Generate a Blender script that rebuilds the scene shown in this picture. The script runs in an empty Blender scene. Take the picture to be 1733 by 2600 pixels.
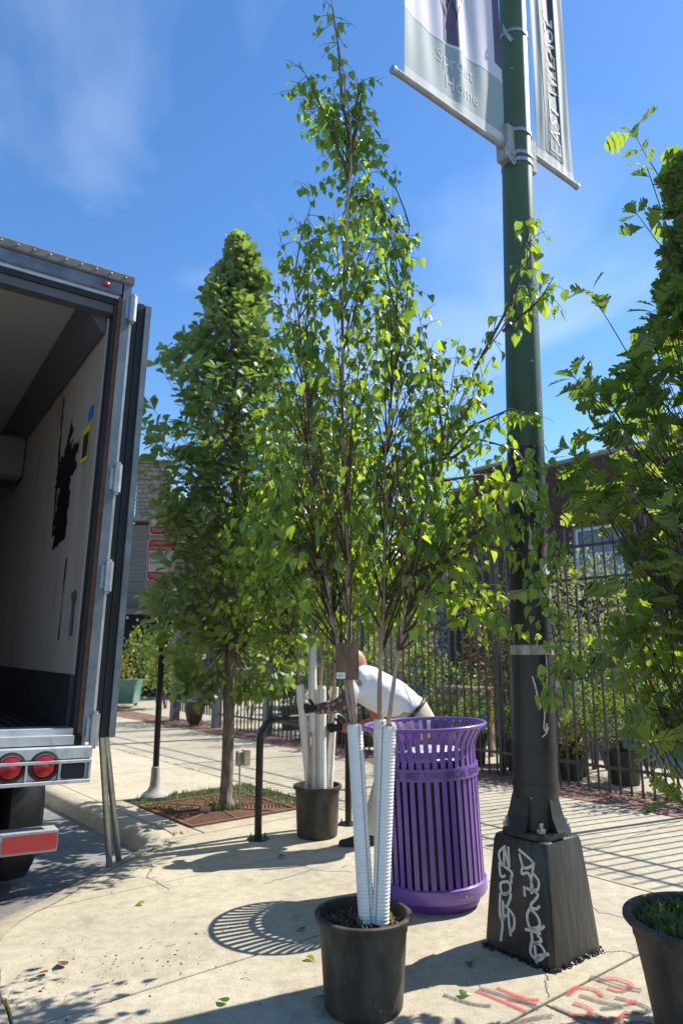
import bpy, bmesh, math, random
import numpy as np
from mathutils import Vector, Matrix, Quaternion

scn = bpy.context.scene
COL = scn.collection
R = math.radians

# ------------------------------------------------------------------ camera
cam = bpy.data.cameras.new('camera'); camo = bpy.data.objects.new('camera', cam); COL.objects.link(camo)
camo.location = (0, 0, 1.5)
camo.rotation_euler = (R(90) + math.atan(350 / 1800), 0, 0)
cam.sensor_fit = 'VERTICAL'; cam.sensor_height = 36; cam.sensor_width = 24
cam.lens = 36 * 1800 / 2600
cam.clip_start = .05; cam.clip_end = 2000
cam.dof.use_dof = True; cam.dof.focus_distance = 3.9; cam.dof.aperture_fstop = 2.6
scn.camera = camo

# ------------------------------------------------------------------ sky and sun
SUN_EL = R(46.5)
SUN_H = Vector((.90, .434, 0)).normalized()
TO_SUN = Vector((SUN_H.x * math.cos(SUN_EL), SUN_H.y * math.cos(SUN_EL), math.sin(SUN_EL)))
w = bpy.data.worlds.new('World'); scn.world = w; w.use_nodes = True
nt = w.node_tree; nt.nodes.clear()
out = nt.nodes.new('ShaderNodeOutputWorld'); bg = nt.nodes.new('ShaderNodeBackground')
sky = nt.nodes.new('ShaderNodeTexSky'); sky.sky_type = 'NISHITA'; sky.sun_disc = False
sky.sun_elevation = SUN_EL; sky.sun_rotation = math.atan2(SUN_H.x, SUN_H.y)
sky.air_density = 1.0; sky.dust_density = .15; sky.ozone_density = 2.2; sky.altitude = 150
bg.inputs['Strength'].default_value = .132
# thin high clouds: a noise over the sky's direction, planar-projected
tc = nt.nodes.new('ShaderNodeTexCoord'); sep = nt.nodes.new('ShaderNodeSeparateXYZ')
nt.links.new(tc.outputs['Generated'], sep.inputs[0])
mx = nt.nodes.new('ShaderNodeMath'); mx.operation = 'MAXIMUM'; mx.inputs[1].default_value = .06
nt.links.new(sep.outputs['Z'], mx.inputs[0])
dv = nt.nodes.new('ShaderNodeVectorMath'); dv.operation = 'DIVIDE'
cmb = nt.nodes.new('ShaderNodeCombineXYZ')
for k in range(3): nt.links.new(mx.outputs[0], cmb.inputs[k])
nt.links.new(tc.outputs['Generated'], dv.inputs[0]); nt.links.new(cmb.outputs[0], dv.inputs[1])
mp = nt.nodes.new('ShaderNodeMapping'); mp.inputs['Scale'].default_value = (1.0, .7, 1); mp.inputs['Rotation'].default_value = (0, 0, R(35))
mp.inputs['Location'].default_value = (2.9, -.9, 0)
nt.links.new(dv.outputs[0], mp.inputs[0])
nz = nt.nodes.new('ShaderNodeTexNoise'); nz.inputs['Scale'].default_value = .85; nz.inputs['Detail'].default_value = 7; nz.inputs['Roughness'].default_value = .52; nz.inputs['Distortion'].default_value = .5
nt.links.new(mp.outputs[0], nz.inputs['Vector'])
rp = nt.nodes.new('ShaderNodeValToRGB'); rp.color_ramp.elements[0].position = .53; rp.color_ramp.elements[1].position = .86
rp.color_ramp.elements[0].color = (0, 0, 0, 1); rp.color_ramp.elements[1].color = (.36, .36, .36, 1)
nt.links.new(nz.outputs['Fac'], rp.inputs[0])
mixc = nt.nodes.new('ShaderNodeMix'); mixc.data_type = 'RGBA'; mixc.inputs[7].default_value = (6.5, 7.0, 7.8, 1)
hs_ = nt.nodes.new('ShaderNodeHueSaturation'); hs_.inputs['Saturation'].default_value = 1.24; hs_.inputs['Hue'].default_value = .503
nt.links.new(sky.outputs[0], hs_.inputs['Color'])
nt.links.new(rp.outputs[0], mixc.inputs[0]); nt.links.new(hs_.outputs[0], mixc.inputs[6])
nt.links.new(mixc.outputs[2], bg.inputs['Color']); nt.links.new(bg.outputs[0], out.inputs[0])

sun = bpy.data.lights.new('sun', 'SUN'); sun.energy = 4.8; sun.angle = R(.53); sun.color = (1, .965, .90)
suno = bpy.data.objects.new('sun', sun); COL.objects.link(suno)
suno.rotation_euler = TO_SUN.to_track_quat('Z', 'Y').to_euler(); suno.location = TO_SUN * 30
scn.view_settings.view_transform = 'Standard'; scn.view_settings.look = 'None'
scn.view_settings.exposure = .72; scn.view_settings.gamma = 1

# ------------------------------------------------------------------ helpers
def tag(o, label=None, cat=None, group=None, kind=None):
    if label: o['label'] = label
    if cat: o['category'] = cat
    if group: o['group'] = group
    if kind: o['kind'] = kind
    return o
def empty(name, loc=(0, 0, 0), label=None, cat=None, group=None, rot=None):
    o = bpy.data.objects.new(name, None); COL.objects.link(o); o.location = loc
    if rot: o.rotation_euler = rot
    o.empty_display_size = .1
    return tag(o, label, cat, group)
def wmat(o):
    m = Matrix.LocRotScale(o.location, o.rotation_euler, o.scale)
    return wmat(o.parent) @ m if o.parent else m

class MB:
    """collects shapes in world (or the parent's own) space and links them as one mesh object"""
    def __init__(s): s.v = []; s.f = []
    def add(s, vs, fs):
        o = len(s.v); s.v += [tuple(p) for p in vs]; s.f += [tuple(i + o for i in f) for f in fs]; return s
    def box(s, c, d, m=None, ch=0):
        x, y, z = d[0] / 2, d[1] / 2, d[2] / 2
        if ch:
            vs = []
            prof = [(-z, ch), (-z + ch, 0), (z - ch, 0), (z, ch)]
            for zz, q in prof:
                vs += [(-x + q, -y + q, zz), (x - q, -y + q, zz), (x - q, y - q, zz), (-x + q, y - q, zz)]
            fs = [(3, 2, 1, 0), (12, 13, 14, 15)]
            for k in range(3):
                for i in range(4): fs.append((k * 4 + i, k * 4 + (i + 1) % 4, k * 4 + 4 + (i + 1) % 4, k * 4 + 4 + i))
        else:
            vs = [(a * x, b * y, e * z) for e in (-1, 1) for a, b in ((-1, -1), (1, -1), (1, 1), (-1, 1))]
            fs = [(3, 2, 1, 0), (4, 5, 6, 7)] + [(i, (i + 1) % 4, 4 + (i + 1) % 4, 4 + i) for i in range(4)]
        c = Vector(c)
        vs = [c + (m @ Vector(p) if m else Vector(p)) for p in vs]
        return s.add(vs, fs)
    def tube(s, pts, r, n=8, cap=True):
        pts = [Vector(p) for p in pts]; k = len(pts)
        rs = r if isinstance(r, (list, tuple)) else [r] * k
        vs = []; up = Vector((0, 0, 1)); prev = None
        for i in range(k):
            d = (pts[min(i + 1, k - 1)] - pts[max(i - 1, 0)])
            d = d.normalized() if d.length > 1e-9 else Vector((0, 0, 1))
            if prev is None:
                a = d.cross(up if abs(d.z) < .9 else Vector((1, 0, 0))).normalized()
            else:
                a = (prev - d * prev.dot(d)).normalized()
            prev = a; b = d.cross(a)
            rr = rs[i]; ra, rb = rr if isinstance(rr, (list, tuple)) else (rr, rr)
            for j in range(n):
                t = 2 * math.pi * j / n
                vs.append(pts[i] + a * (math.cos(t) * ra) + b * (math.sin(t) * rb))
        fs = []
        for i in range(k - 1):
            for j in range(n): fs.append((i * n + j, i * n + (j + 1) % n, (i + 1) * n + (j + 1) % n, (i + 1) * n + j))
        if cap: fs += [tuple(range(n - 1, -1, -1)), tuple((k - 1) * n + j for j in range(n))]
        return s.add(vs, fs)
    def lathe(s, prof, n=32, c=(0, 0, 0), m=None, closed=False):
        """prof: list of (radius, z)"""
        c = Vector(c); vs = []
        for r_, z in prof:
            for j in range(n):
                t = 2 * math.pi * j / n; p = Vector((r_ * math.cos(t), r_ * math.sin(t), z))
                vs.append(c + (m @ p if m else p))
        fs = []; k = len(prof)
        for i in range(k - 1 + (1 if closed else 0)):
            a, b = i, (i + 1) % k
            for j in range(n): fs.append((a * n + j, a * n + (j + 1) % n, b * n + (j + 1) % n, b * n + j))
        if not closed:
            if prof[0][0] > 1e-6: fs.append(tuple(range(n - 1, -1, -1)))
            if prof[-1][0] > 1e-6: fs.append(tuple((k - 1) * n + j for j in range(n)))
        return s.add(vs, fs)
    def loft(s, secs, cap=True):
        n = len(secs[0]); vs = [p for q in secs for p in q]; fs = []
        for i in range(len(secs) - 1):
            for j in range(n): fs.append((i * n + j, i * n + (j + 1) % n, (i + 1) * n + (j + 1) % n, (i + 1) * n + j))
        if cap: fs += [tuple(range(n - 1, -1, -1)), tuple((len(secs) - 1) * n + j for j in range(n))]
        return s.add(vs, fs)
    def prism(s, poly, z0, z1, ch=0):
        """vertical prism over a 2-D polygon (ccw)"""
        n = len(poly); A = sum(poly[i][0] * poly[(i + 1) % n][1] - poly[(i + 1) % n][0] * poly[i][1] for i in range(n))
        if A < 0: poly = poly[::-1]
        loops = [[(x, y, z0) for x, y in poly]]
        if ch:
            loops.append([(x, y, z1 - ch) for x, y in poly])
            ins = []
            for i in range(n):
                p = Vector(poly[i]); a = (Vector(poly[i]) - Vector(poly[i - 1])); b = (Vector(poly[(i + 1) % n]) - Vector(poly[i]))
                if a.length < 1e-6 or b.length < 1e-6: ins.append((p.x, p.y, z1)); continue
                a.normalize(); b.normalize()
                nn = Vector((-a.y, a.x)) + Vector((-b.y, b.x)); nn = nn.normalized() if nn.length > 1e-6 else Vector((-a.y, a.x))
                q = p + nn * ch; ins.append((q.x, q.y, z1))
            loops.append(ins)
        else: loops.append([(x, y, z1) for x, y in poly])
        return s.loft(loops)
    def build(s, name, mat, parent=None, smooth=False, kind=None, world=True, angle=None):
        me = bpy.data.meshes.new(name)
        vs = s.v
        if parent is not None and world:
            inv = np.array(wmat(parent).inverted()); a = np.array(vs, dtype=float)
            vs = (a @ inv[:3, :3].T + inv[:3, 3]).tolist()
        me.from_pydata(vs, [], s.f); me.update()
        o = bpy.data.objects.new(name, me); COL.objects.link(o)
        if mat: me.materials.append(mat)
        if parent is not None: o.parent = parent
        if smooth:
            me.polygons.foreach_set('use_smooth', [True] * len(me.polygons))
            if angle: me.set_sharp_from_angle(angle=R(angle))
        if kind: o['kind'] = kind
        return o

def rotz(a): return Matrix.Rotation(a, 3, 'Z')
def frame(d, nrm):
    """matrix whose Y axis is d and Z axis close to nrm"""
    y = Vector(d).normalized(); z = Vector(nrm) - y * Vector(nrm).dot(y)
    if z.length < 1e-4: z = y.orthogonal()
    z.normalize(); x = y.cross(z)
    return Matrix((x, y, z)).transposed()

# ------------------------------------------------------------------ materials
def newmat(name):
    m = bpy.data.materials.new(name); m.use_nodes = True; return m, m.node_tree, m.node_tree.nodes['Principled BSDF']
def mat(name, col, rough=.6, var=.15, scale=8, metal=0, bump=0, bscale=60, spec=.5, col2=None, coat=0, detail=6, stretch=(1, 1, 1)):
    m, nt, b = newmat(name)
    tc = nt.nodes.new('ShaderNodeTexCoord'); mp = nt.nodes.new('ShaderNodeMapping'); mp.inputs['Scale'].default_value = stretch
    nt.links.new(tc.outputs['Object'], mp.inputs[0])
    nz = nt.nodes.new('ShaderNodeTexNoise'); nz.inputs['Scale'].default_value = scale; nz.inputs['Detail'].default_value = detail; nz.inputs['Roughness'].default_value = .62
    nt.links.new(mp.outputs[0], nz.inputs['Vector'])
    rp = nt.nodes.new('ShaderNodeValToRGB'); rp.color_ramp.elements[0].position = .3; rp.color_ramp.elements[1].position = .72
    c2 = col2 or tuple(min(1, c * (1 + var)) for c in col); c1 = col if col2 else tuple(c * (1 - var) for c in col)
    rp.color_ramp.elements[0].color = (*c1, 1); rp.color_ramp.elements[1].color = (*c2, 1)
    nt.links.new(nz.outputs['Fac'], rp.inputs[0]); nt.links.new(rp.outputs[0], b.inputs['Base Color'])
    b.inputs['Roughness'].default_value = rough; b.inputs['Metallic'].default_value = metal; b.inputs['Specular IOR Level'].default_value = spec
    if coat: b.inputs['Coat Weight'].default_value = coat; b.inputs['Coat Roughness'].default_value = .12
    if bump:
        n2 = nt.nodes.new('ShaderNodeTexNoise'); n2.inputs['Scale'].default_value = bscale; n2.inputs['Detail'].default_value = 5
        nt.links.new(mp.outputs[0], n2.inputs['Vector'])
        bp = nt.nodes.new('ShaderNodeBump'); bp.inputs['Strength'].default_value = bump; bp.inputs['Distance'].default_value = .01
        nt.links.new(n2.outputs['Fac'], bp.inputs['Height']); nt.links.new(bp.outputs[0], b.inputs['Normal'])
    return m
def leafmat(name, top, under, trans, tf=.42, rough=.42, hue=.5):
    m, nt, b = newmat(name)
    geo = nt.nodes.new('ShaderNodeNewGeometry'); at = nt.nodes.new('ShaderNodeAttribute'); at.attribute_name = 'rnd'
    oi = nt.nodes.new('ShaderNodeObjectInfo')
    ad = nt.nodes.new('ShaderNodeMath'); ad.operation = 'ADD'; nt.links.new(at.outputs['Fac'], ad.inputs[0]); nt.links.new(oi.outputs['Random'], ad.inputs[1])
    fr = nt.nodes.new('ShaderNodeMath'); fr.operation = 'FRACT'; nt.links.new(ad.outputs[0], fr.inputs[0])
    def ramp(c, a, e):
        r_ = nt.nodes.new('ShaderNodeValToRGB'); els = r_.color_ramp.elements
        els[0].color = (c[0] * a * .85, c[1] * a, c[2] * a, 1); els[1].color = (min(1, c[0] * e * 1.25), min(1, c[1] * e), c[2] * e * .8, 1)
        nt.links.new(fr.outputs[0], r_.inputs[0]); return r_
    rt = ramp(top, 1 - hue * .5, 1 + hue * .6); rt2 = ramp(trans, 1 - hue * .45, 1 + hue * .45)
    mxn = nt.nodes.new('ShaderNodeMix'); mxn.data_type = 'RGBA'
    nt.links.new(geo.outputs['Backfacing'], mxn.inputs[0]); nt.links.new(rt.outputs[0], mxn.inputs[6]); mxn.inputs[7].default_value = (*under, 1)
    nt.links.new(mxn.outputs[2], b.inputs['Base Color']); b.inputs['Roughness'].default_value = rough; b.inputs['Specular IOR Level'].default_value = .6
    # fine veins / surface unevenness
    tcn = nt.nodes.new('ShaderNodeTexCoord'); nz = nt.nodes.new('ShaderNodeTexNoise'); nz.inputs['Scale'].default_value = 30
    nt.links.new(tcn.outputs['Object'], nz.inputs['Vector'])
    bp = nt.nodes.new('ShaderNodeBump'); bp.inputs['Strength'].default_value = .25; bp.inputs['Distance'].default_value = .01
    nt.links.new(nz.outputs['Fac'], bp.inputs['Height']); nt.links.new(bp.outputs[0], b.inputs['Normal'])
    tr = nt.nodes.new('ShaderNodeBsdfTranslucent'); nt.links.new(rt2.outputs[0], tr.inputs['Color'])
    ms = nt.nodes.new('ShaderNodeMixShader'); ms.inputs[0].default_value = tf
    nt.links.new(b.outputs[0], ms.inputs[1]); nt.links.new(tr.outputs[0], ms.inputs[2])
    nt.links.new(ms.outputs[0], nt.nodes['Material Output'].inputs['Surface'])
    return m

def scuff(m, col, sc=18, thr=.66, amt=.6, stretch=(1, 1, 1), soft=.06):
    nt = m.node_tree; b = nt.nodes['Principled BSDF']; src = b.inputs['Base Color'].links[0].from_socket
    tc = nt.nodes.new('ShaderNodeTexCoord'); mp = nt.nodes.new('ShaderNodeMapping'); mp.inputs['Scale'].default_value = stretch; nt.links.new(tc.outputs['Object'], mp.inputs[0])
    nz = nt.nodes.new('ShaderNodeTexNoise'); nz.inputs['Scale'].default_value = sc; nz.inputs['Detail'].default_value = 9; nz.inputs['Roughness'].default_value = .68; nt.links.new(mp.outputs[0], nz.inputs['Vector'])
    r_ = nt.nodes.new('ShaderNodeMapRange'); r_.inputs['From Min'].default_value = thr; r_.inputs['From Max'].default_value = thr + soft; r_.inputs['To Max'].default_value = amt; nt.links.new(nz.outputs['Fac'], r_.inputs['Value'])
    x = nt.nodes.new('ShaderNodeMix'); x.data_type = 'RGBA'; x.inputs[7].default_value = (*col, 1); nt.links.new(r_.outputs[0], x.inputs[0]); nt.links.new(src, x.inputs[6]); nt.links.new(x.outputs[2], b.inputs['Base Color'])
    return m
M = {}
def concrete(name, c1, c2, crack=True, spk=.35):
    m, nt, b = newmat(name)
    geo = nt.nodes.new('ShaderNodeNewGeometry')
    def noise(sc, det=6, ro=.6):
        n = nt.nodes.new('ShaderNodeTexNoise'); n.inputs['Scale'].default_value = sc; n.inputs['Detail'].default_value = det; n.inputs['Roughness'].default_value = ro
        nt.links.new(geo.outputs['Position'], n.inputs['Vector']); return n
    big = noise(1.1, 8, .65); fine = noise(90, 4); grit = noise(260, 2, .5); med = noise(14, 6)
    rp = nt.nodes.new('ShaderNodeValToRGB'); rp.color_ramp.elements[0].position = .32; rp.color_ramp.elements[1].position = .68
    rp.color_ramp.elements[0].color = (*c1, 1); rp.color_ramp.elements[1].color = (*c2, 1)
    nt.links.new(big.outputs['Fac'], rp.inputs[0])
    def mul(prev, n, lo, hi, p0, p1):
        r_ = nt.nodes.new('ShaderNodeMapRange'); r_.inputs['From Min'].default_value = p0; r_.inputs['From Max'].default_value = p1
        r_.inputs['To Min'].default_value = lo; r_.inputs['To Max'].default_value = hi; nt.links.new(n.outputs['Fac'], r_.inputs['Value'])
        x = nt.nodes.new('ShaderNodeMix'); x.data_type = 'RGBA'; x.blend_type = 'MULTIPLY'; x.inputs[0].default_value = 1
        nt.links.new(prev, x.inputs[6]); nt.links.new(r_.outputs[0], x.inputs[7]); return x.outputs[2]
    c = mul(rp.outputs[0], med, .86, 1.06, .35, .65)
    blot = noise(3.3, 9, .7); c = mul(c, blot, .80, 1.04, .33, .47)
    c = mul(c, fine, 1 - spk * .55, 1.05, .36, .52)
    c = mul(c, grit, 1 - spk, 1.03, .30, .42)
    # small dark spots (gum, oil) with their own shape
    vo = nt.nodes.new('ShaderNodeTexVoronoi'); vo.inputs['Scale'].default_value = 5.5; nt.links.new(geo.outputs['Position'], vo.inputs['Vector'])
    r2 = nt.nodes.new('ShaderNodeMapRange'); r2.inputs['From Min'].default_value = .045; r2.inputs['From Max'].default_value = .075; r2.inputs['To Min'].default_value = .72; r2.inputs['To Max'].default_value = 1
    nt.links.new(vo.outputs['Distance'], r2.inputs['Value'])
    x = nt.nodes.new('ShaderNodeMix'); x.data_type = 'RGBA'; x.blend_type = 'MULTIPLY'; x.inputs[0].default_value = 1
    nt.links.new(c, x.inputs[6]); nt.links.new(r2.outputs[0], x.inputs[7]); c = x.outputs[2]
    nt.links.new(c, b.inputs['Base Color']); b.inputs['Roughness'].default_value = .88; b.inputs['Specular IOR Level'].default_value = .25
    bp = nt.nodes.new('ShaderNodeBump'); bp.inputs['Strength'].default_value = .35; bp.inputs['Distance'].default_value = .004
    nt.links.new(fine.outputs['Fac'], bp.inputs['Height']); nt.links.new(bp.outputs[0], b.inputs['Normal'])
    return m
M['slab'] = concrete('slab concrete', (.385, .335, .240), (.505, .445, .320))
M['kerb'] = concrete('kerb concrete', (.35, .305, .225), (.475, .415, .31), spk=.4)
M['asphalt'] = concrete('asphalt', (.17, .165, .155), (.29, .28, .26), spk=.75)
M['joint'] = mat('joint dirt', (.07, .06, .045), .95, .4, 40)
M['soil'] = mat('soil', (.045, .032, .022), .95, .5, 60, bump=1, bscale=120)
M['mulch'] = mat('mulch chips', (.13, .085, .05), .9, .45, 20)
M['ground'] = mat('far ground', (.22, .20, .17), .95, .2, 2)
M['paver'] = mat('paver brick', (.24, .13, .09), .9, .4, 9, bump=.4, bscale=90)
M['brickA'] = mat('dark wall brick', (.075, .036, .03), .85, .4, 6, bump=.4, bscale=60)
M['mortar'] = mat('mortar', (.20, .17, .15), .95, .15, 30)
M['coping'] = mat('coping', (.24, .22, .2), .8, .15, 8)
M['black'] = mat('black paint', (.018, .0175, .016), .40, .4, 12, bump=.6, bscale=26, stretch=(1, 1, .22))
M['blackmetal'] = mat('black metal', (.012, .012, .0125), .38, .3, 15, bump=.1)
M['fence'] = mat('fence paint', (.045, .046, .042), .45, .3, 12, bump=.15)
M['fencegrey'] = mat('grey fence post', (.12, .13, .145), .5, .15, 8)
M['purple'] = mat('purple powder coat', (.19, .092, .35), .34, .10, 5, spec=.5, coat=.25)
M['purpledark'] = mat('purple foot', (.11, .045, .22), .45, .2, 8)
M['ink'] = mat('dark lettering', (.02, .012, .05), .6, .1)
M['whiteink'] = mat('white lettering', (.8, .8, .8), .6, .05)
M['liner'] = mat('black liner', (.008, .008, .009), .5, .3)
M['pot'] = mat('nursery pot plastic', (.034, .027, .019), .62, .35, 9, bump=.08, bscale=30, stretch=(1, 1, .25), col2=(.072, .058, .043), spec=.3)
M['tubewhite'] = mat('white tube plastic', (.84, .80, .72), .45, .06, 6, spec=.45)
M['slit'] = mat('tube slit', (.30, .28, .26), .8)
M['barkb'] = mat('birch bark', (.33, .195, .125), .75, .35, 9, bump=.4, bscale=50, stretch=(3, 3, .8), col2=(.52, .38, .27))
M['twig'] = mat('twig', (.075, .042, .028), .7, .3, 20)
M['barko'] = mat('oak bark', (.06, .045, .032), .9, .4, 22, bump=1, bscale=38, stretch=(1, 1, .35), col2=(.30, .25, .20))
M['barkd'] = mat('dark oak bark', (.06, .045, .035), .9, .4, 16, bump=1, bscale=45, stretch=(1, 1, .3))
M['steel'] = mat('galvanised steel', (.42, .43, .43), .42, .25, 14, metal=.85)
M['alu'] = mat('weathered aluminium', (.55, .56, .57), .42, .2, 8, metal=.75)
M['trim'] = mat('grey painted trim', (.16, .185, .21), .40, .35, 7, metal=.3)
M['rubber'] = mat('rubber seal', (.018, .018, .02), .6, .3)
M['boxwall'] = mat('truck inner wall', (.42, .35, .29), .45, .14, 3.5, stretch=(1, 1, .12), bump=.1, bscale=5)
M['boxceil'] = mat('truck ceiling', (.40, .375, .34), .55, .06, 2)
M['darkliner'] = mat('scuffed dark liner', (.035, .033, .033), .5, .5, 12)
M['cove'] = mat('grey cove trim', (.10, .10, .11), .5, .15)
M['redlens'] = mat('red lens', (.42, .006, .008), .22, .15, 60, coat=.5)
M['redtape'] = mat('red reflective tape', (.50, .02, .02), .4, .35, 18, col2=(.42, .06, .05))
M['whitetape'] = mat('white reflective tape', (.55, .54, .52), .4, .25, 18)
M['yellow'] = mat('yellow sticker', (.75, .6, .02), .5, .05)
M['blue'] = mat('blue sticker', (.03, .16, .55), .5, .1)
M['signwhite'] = mat('sign white', (.78, .78, .76), .45, .05)
M['signred'] = mat('sign red', (.55, .02, .03), .45, .05)
M['rust'] = mat('rusty cast iron', (.115, .05, .028), .9, .35, 22, bump=.4, col2=(.20, .095, .055))
M['castgrey'] = mat('cast grey', (.33, .32, .30), .75, .2, 10, bump=.3)
M['cream'] = mat('cream cover', (.60, .54, .36), .5, .1)
M['grass'] = leafmat('grass blade', (.10, .15, .035), (.11, .16, .04), (.2, .26, .05), .3)
M['shirt'] = mat('white cotton', (.80, .81, .84), .85, .04, 5, bump=1.0, bscale=9, stretch=(1, 1.6, 2.6))
M['khaki'] = mat('khaki cotton', (.50, .43, .32), .85, .1, 6, bump=.2, bscale=20)
M['belt'] = mat('brown leather', (.055, .022, .014), .5, .2)
M['skin'] = mat('skin', (.50, .23, .145), .5, .1, 5)
M['redsleeve'] = mat('red sleeve', (.50, .16, .10), .75, .1, 6)
M['glove'] = mat('black glove', (.014, .012, .012), .65, .3, 20, bump=.2)
M['shoe'] = mat('black shoe', (.012, .011, .011), .55, .3, 20, bump=.2)
M['strap'] = mat('grey strap', (.10, .085, .10), .7, .1)
M['tagbrown'] = mat('printed tag', (.03, .018, .012), .35, .5, 14, col2=(.26, .12, .06), stretch=(3, 1, .6))
M['wood'] = mat('pale wood', (.42, .29, .17), .7, .2, 6, stretch=(1, 8, 8))
M['siding'] = mat('weathered siding', (.17, .155, .14), .85, .2, 5, stretch=(.3, 1, 3))
M['stone'] = mat('rubble stone', (.30, .24, .19), .9, .4, 7, bump=.5, bscale=14)
M['dark'] = mat('porch shade black', (.012, .012, .013), .7, .2)  # near-black colour for the shade inside the far porch
M['greyblock'] = mat('grey block wall', (.26, .265, .27), .9, .12, 4)
M['windowblue'] = mat('pale blue frame', (.42, .58, .68), .5, .08)
M['glass'] = mat('window glass', (.05, .075, .09), .08, .2, 3, spec=.8)
M['planterglass'] = mat('green glazed tub', (.13, .25, .22), .25, .2, 6)
M['terracotta'] = mat('terracotta', (.36, .15, .08), .8, .15)
M['petalred'] = mat('red petal', (.65, .03, .02), .6, .2)
M['petalorange'] = mat('orange petal', (.75, .30, .02), .6, .2)
M['petalyellow'] = mat('yellow petal', (.75, .55, .04), .6, .2)
M['deadleaf'] = mat('dry brown leaf', (.16, .065, .03), .8, .3, 20)
M['bannergrey'] = mat('grey green banner cloth', (.30, .37, .37), .75, .06, 3)
M['darkrail'] = mat('grimy roof rail', (.10, .092, .085), .6, .35, 14, col2=(.2, .185, .17))
M['dirtytape'] = mat('weathered tape', (.16, .15, .13), .7, .3, 26, col2=(.55, .52, .46), detail=10, stretch=(1, 1, .3))

scuff(M['pot'], (.15, .125, .095), 7, .47, .6, (1, 1, .4), .2); scuff(M['pot'], (.30, .27, .23), 34, .68, .6, (1, 1, .25), .04)
scuff(M['purple'], (.12, .06, .22), 5, .55, .35, (1, 1, .3), .2); scuff(M['purple'], (.42, .36, .46), 42, .71, .6, (1, 1, .6), .03)
scuff(M['black'], (.085, .075, .06), 5, .48, .55, (1, 1, .25), .2); scuff(M['black'], (.16, .09, .05), 22, .69, .7, (1, 1, .5), .05)
scuff(M['tubewhite'], (.42, .36, .28), 7, .58, .45, (1, 1, .5), .15)
scuff(M['alu'], (.12, .10, .085), 7, .56, .55, (1, 1, .5), .15); scuff(M['trim'], (.06, .05, .045), 9, .60, .7, (1, 1, .15), .12)
scuff(M['boxwall'], (.10, .085, .075), 5, .60, .5, (.6, .6, .25), .1); scuff(M['cove'], (.03, .03, .03), 8, .58, .5, (1, 1, .2), .1)
scuff(M['fencegrey'], (.22, .2, .18), 16, .66, .5); scuff(M['blackmetal'], (.10, .09, .08), 26, .68, .6)
scuff(M['signwhite'], (.5, .48, .43), 6, .6, .4)

def cutmat(name, cA, cB, z, rough=.4, width=.004):
    """two-coat pole paint: colour changes at a height"""
    m, nt, b = newmat(name)
    geo = nt.nodes.new('ShaderNodeNewGeometry'); sp = nt.nodes.new('ShaderNodeSeparateXYZ'); nt.links.new(geo.outputs['Position'], sp.inputs[0])
    nz = nt.nodes.new('ShaderNodeTexNoise'); nz.inputs['Scale'].default_value = 7; nz.inputs['Detail'].default_value = 8; nt.links.new(geo.outputs['Position'], nz.inputs['Vector'])
    ad = nt.nodes.new('ShaderNodeMath'); ad.operation = 'MULTIPLY_ADD'; ad.inputs[1].default_value = .03; nt.links.new(nz.outputs['Fac'], ad.inputs[0]); nt.links.new(sp.outputs['Z'], ad.inputs[2])
    st = nt.nodes.new('ShaderNodeMapRange'); st.inputs['From Min'].default_value = z; st.inputs['From Max'].default_value = z + width; nt.links.new(ad.outputs[0], st.inputs['Value'])
    mx = nt.nodes.new('ShaderNodeMix'); mx.data_type = 'RGBA'; mx.inputs[6].default_value = (*cA, 1); mx.inputs[7].default_value = (*cB, 1); nt.links.new(st.outputs[0], mx.inputs[0])
    # chipped specks showing pale primer
    n2 = nt.nodes.new('ShaderNodeTexNoise'); n2.inputs['Scale'].default_value = 34; n2.inputs['Detail'].default_value = 3; nt.links.new(geo.outputs['Position'], n2.inputs['Vector'])
    r2 = nt.nodes.new('ShaderNodeMapRange'); r2.inputs['From Min'].default_value = .735; r2.inputs['From Max'].default_value = .745; nt.links.new(n2.outputs['Fac'], r2.inputs['Value'])
    m2 = nt.nodes.new('ShaderNodeMix'); m2.data_type = 'RGBA'; m2.inputs[7].default_value = (.5, .5, .46, 1); nt.links.new(mx.outputs[2], m2.inputs[6]); nt.links.new(r2.outputs[0], m2.inputs[0])
    n3 = nt.nodes.new('ShaderNodeTexNoise'); n3.inputs['Scale'].default_value = 4; n3.inputs['Detail'].default_value = 6; nt.links.new(geo.outputs['Position'], n3.inputs['Vector'])
    r3 = nt.nodes.new('ShaderNodeMapRange'); r3.inputs['To Min'].default_value = .75; r3.inputs['To Max'].default_value = 1.25; nt.links.new(n3.outputs['Fac'], r3.inputs['Value'])
    m3 = nt.nodes.new('ShaderNodeMix'); m3.data_type = 'RGBA'; m3.blend_type = 'MULTIPLY'; m3.inputs[0].default_value = 1; nt.links.new(m2.outputs[2], m3.inputs[6]); nt.links.new(r3.outputs[0], m3.inputs[7])
    nt.links.new(m3.outputs[2], b.inputs['Base Color']); b.inputs['Roughness'].default_value = rough
    bp = nt.nodes.new('ShaderNodeBump'); bp.inputs['Strength'].default_value = .12; bp.inputs['Distance'].default_value = .01; nt.links.new(n3.outputs['Fac'], bp.inputs['Height']); nt.links.new(bp.outputs[0], b.inputs['Normal'])
    return m
M['pole'] = cutmat('pole paint', (.022, .022, .021), (.062, .105, .046), 2.66, .42)
M['stencil'] = mat('off white marker paint', (.62, .58, .52), .6, .12, 20)

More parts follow.
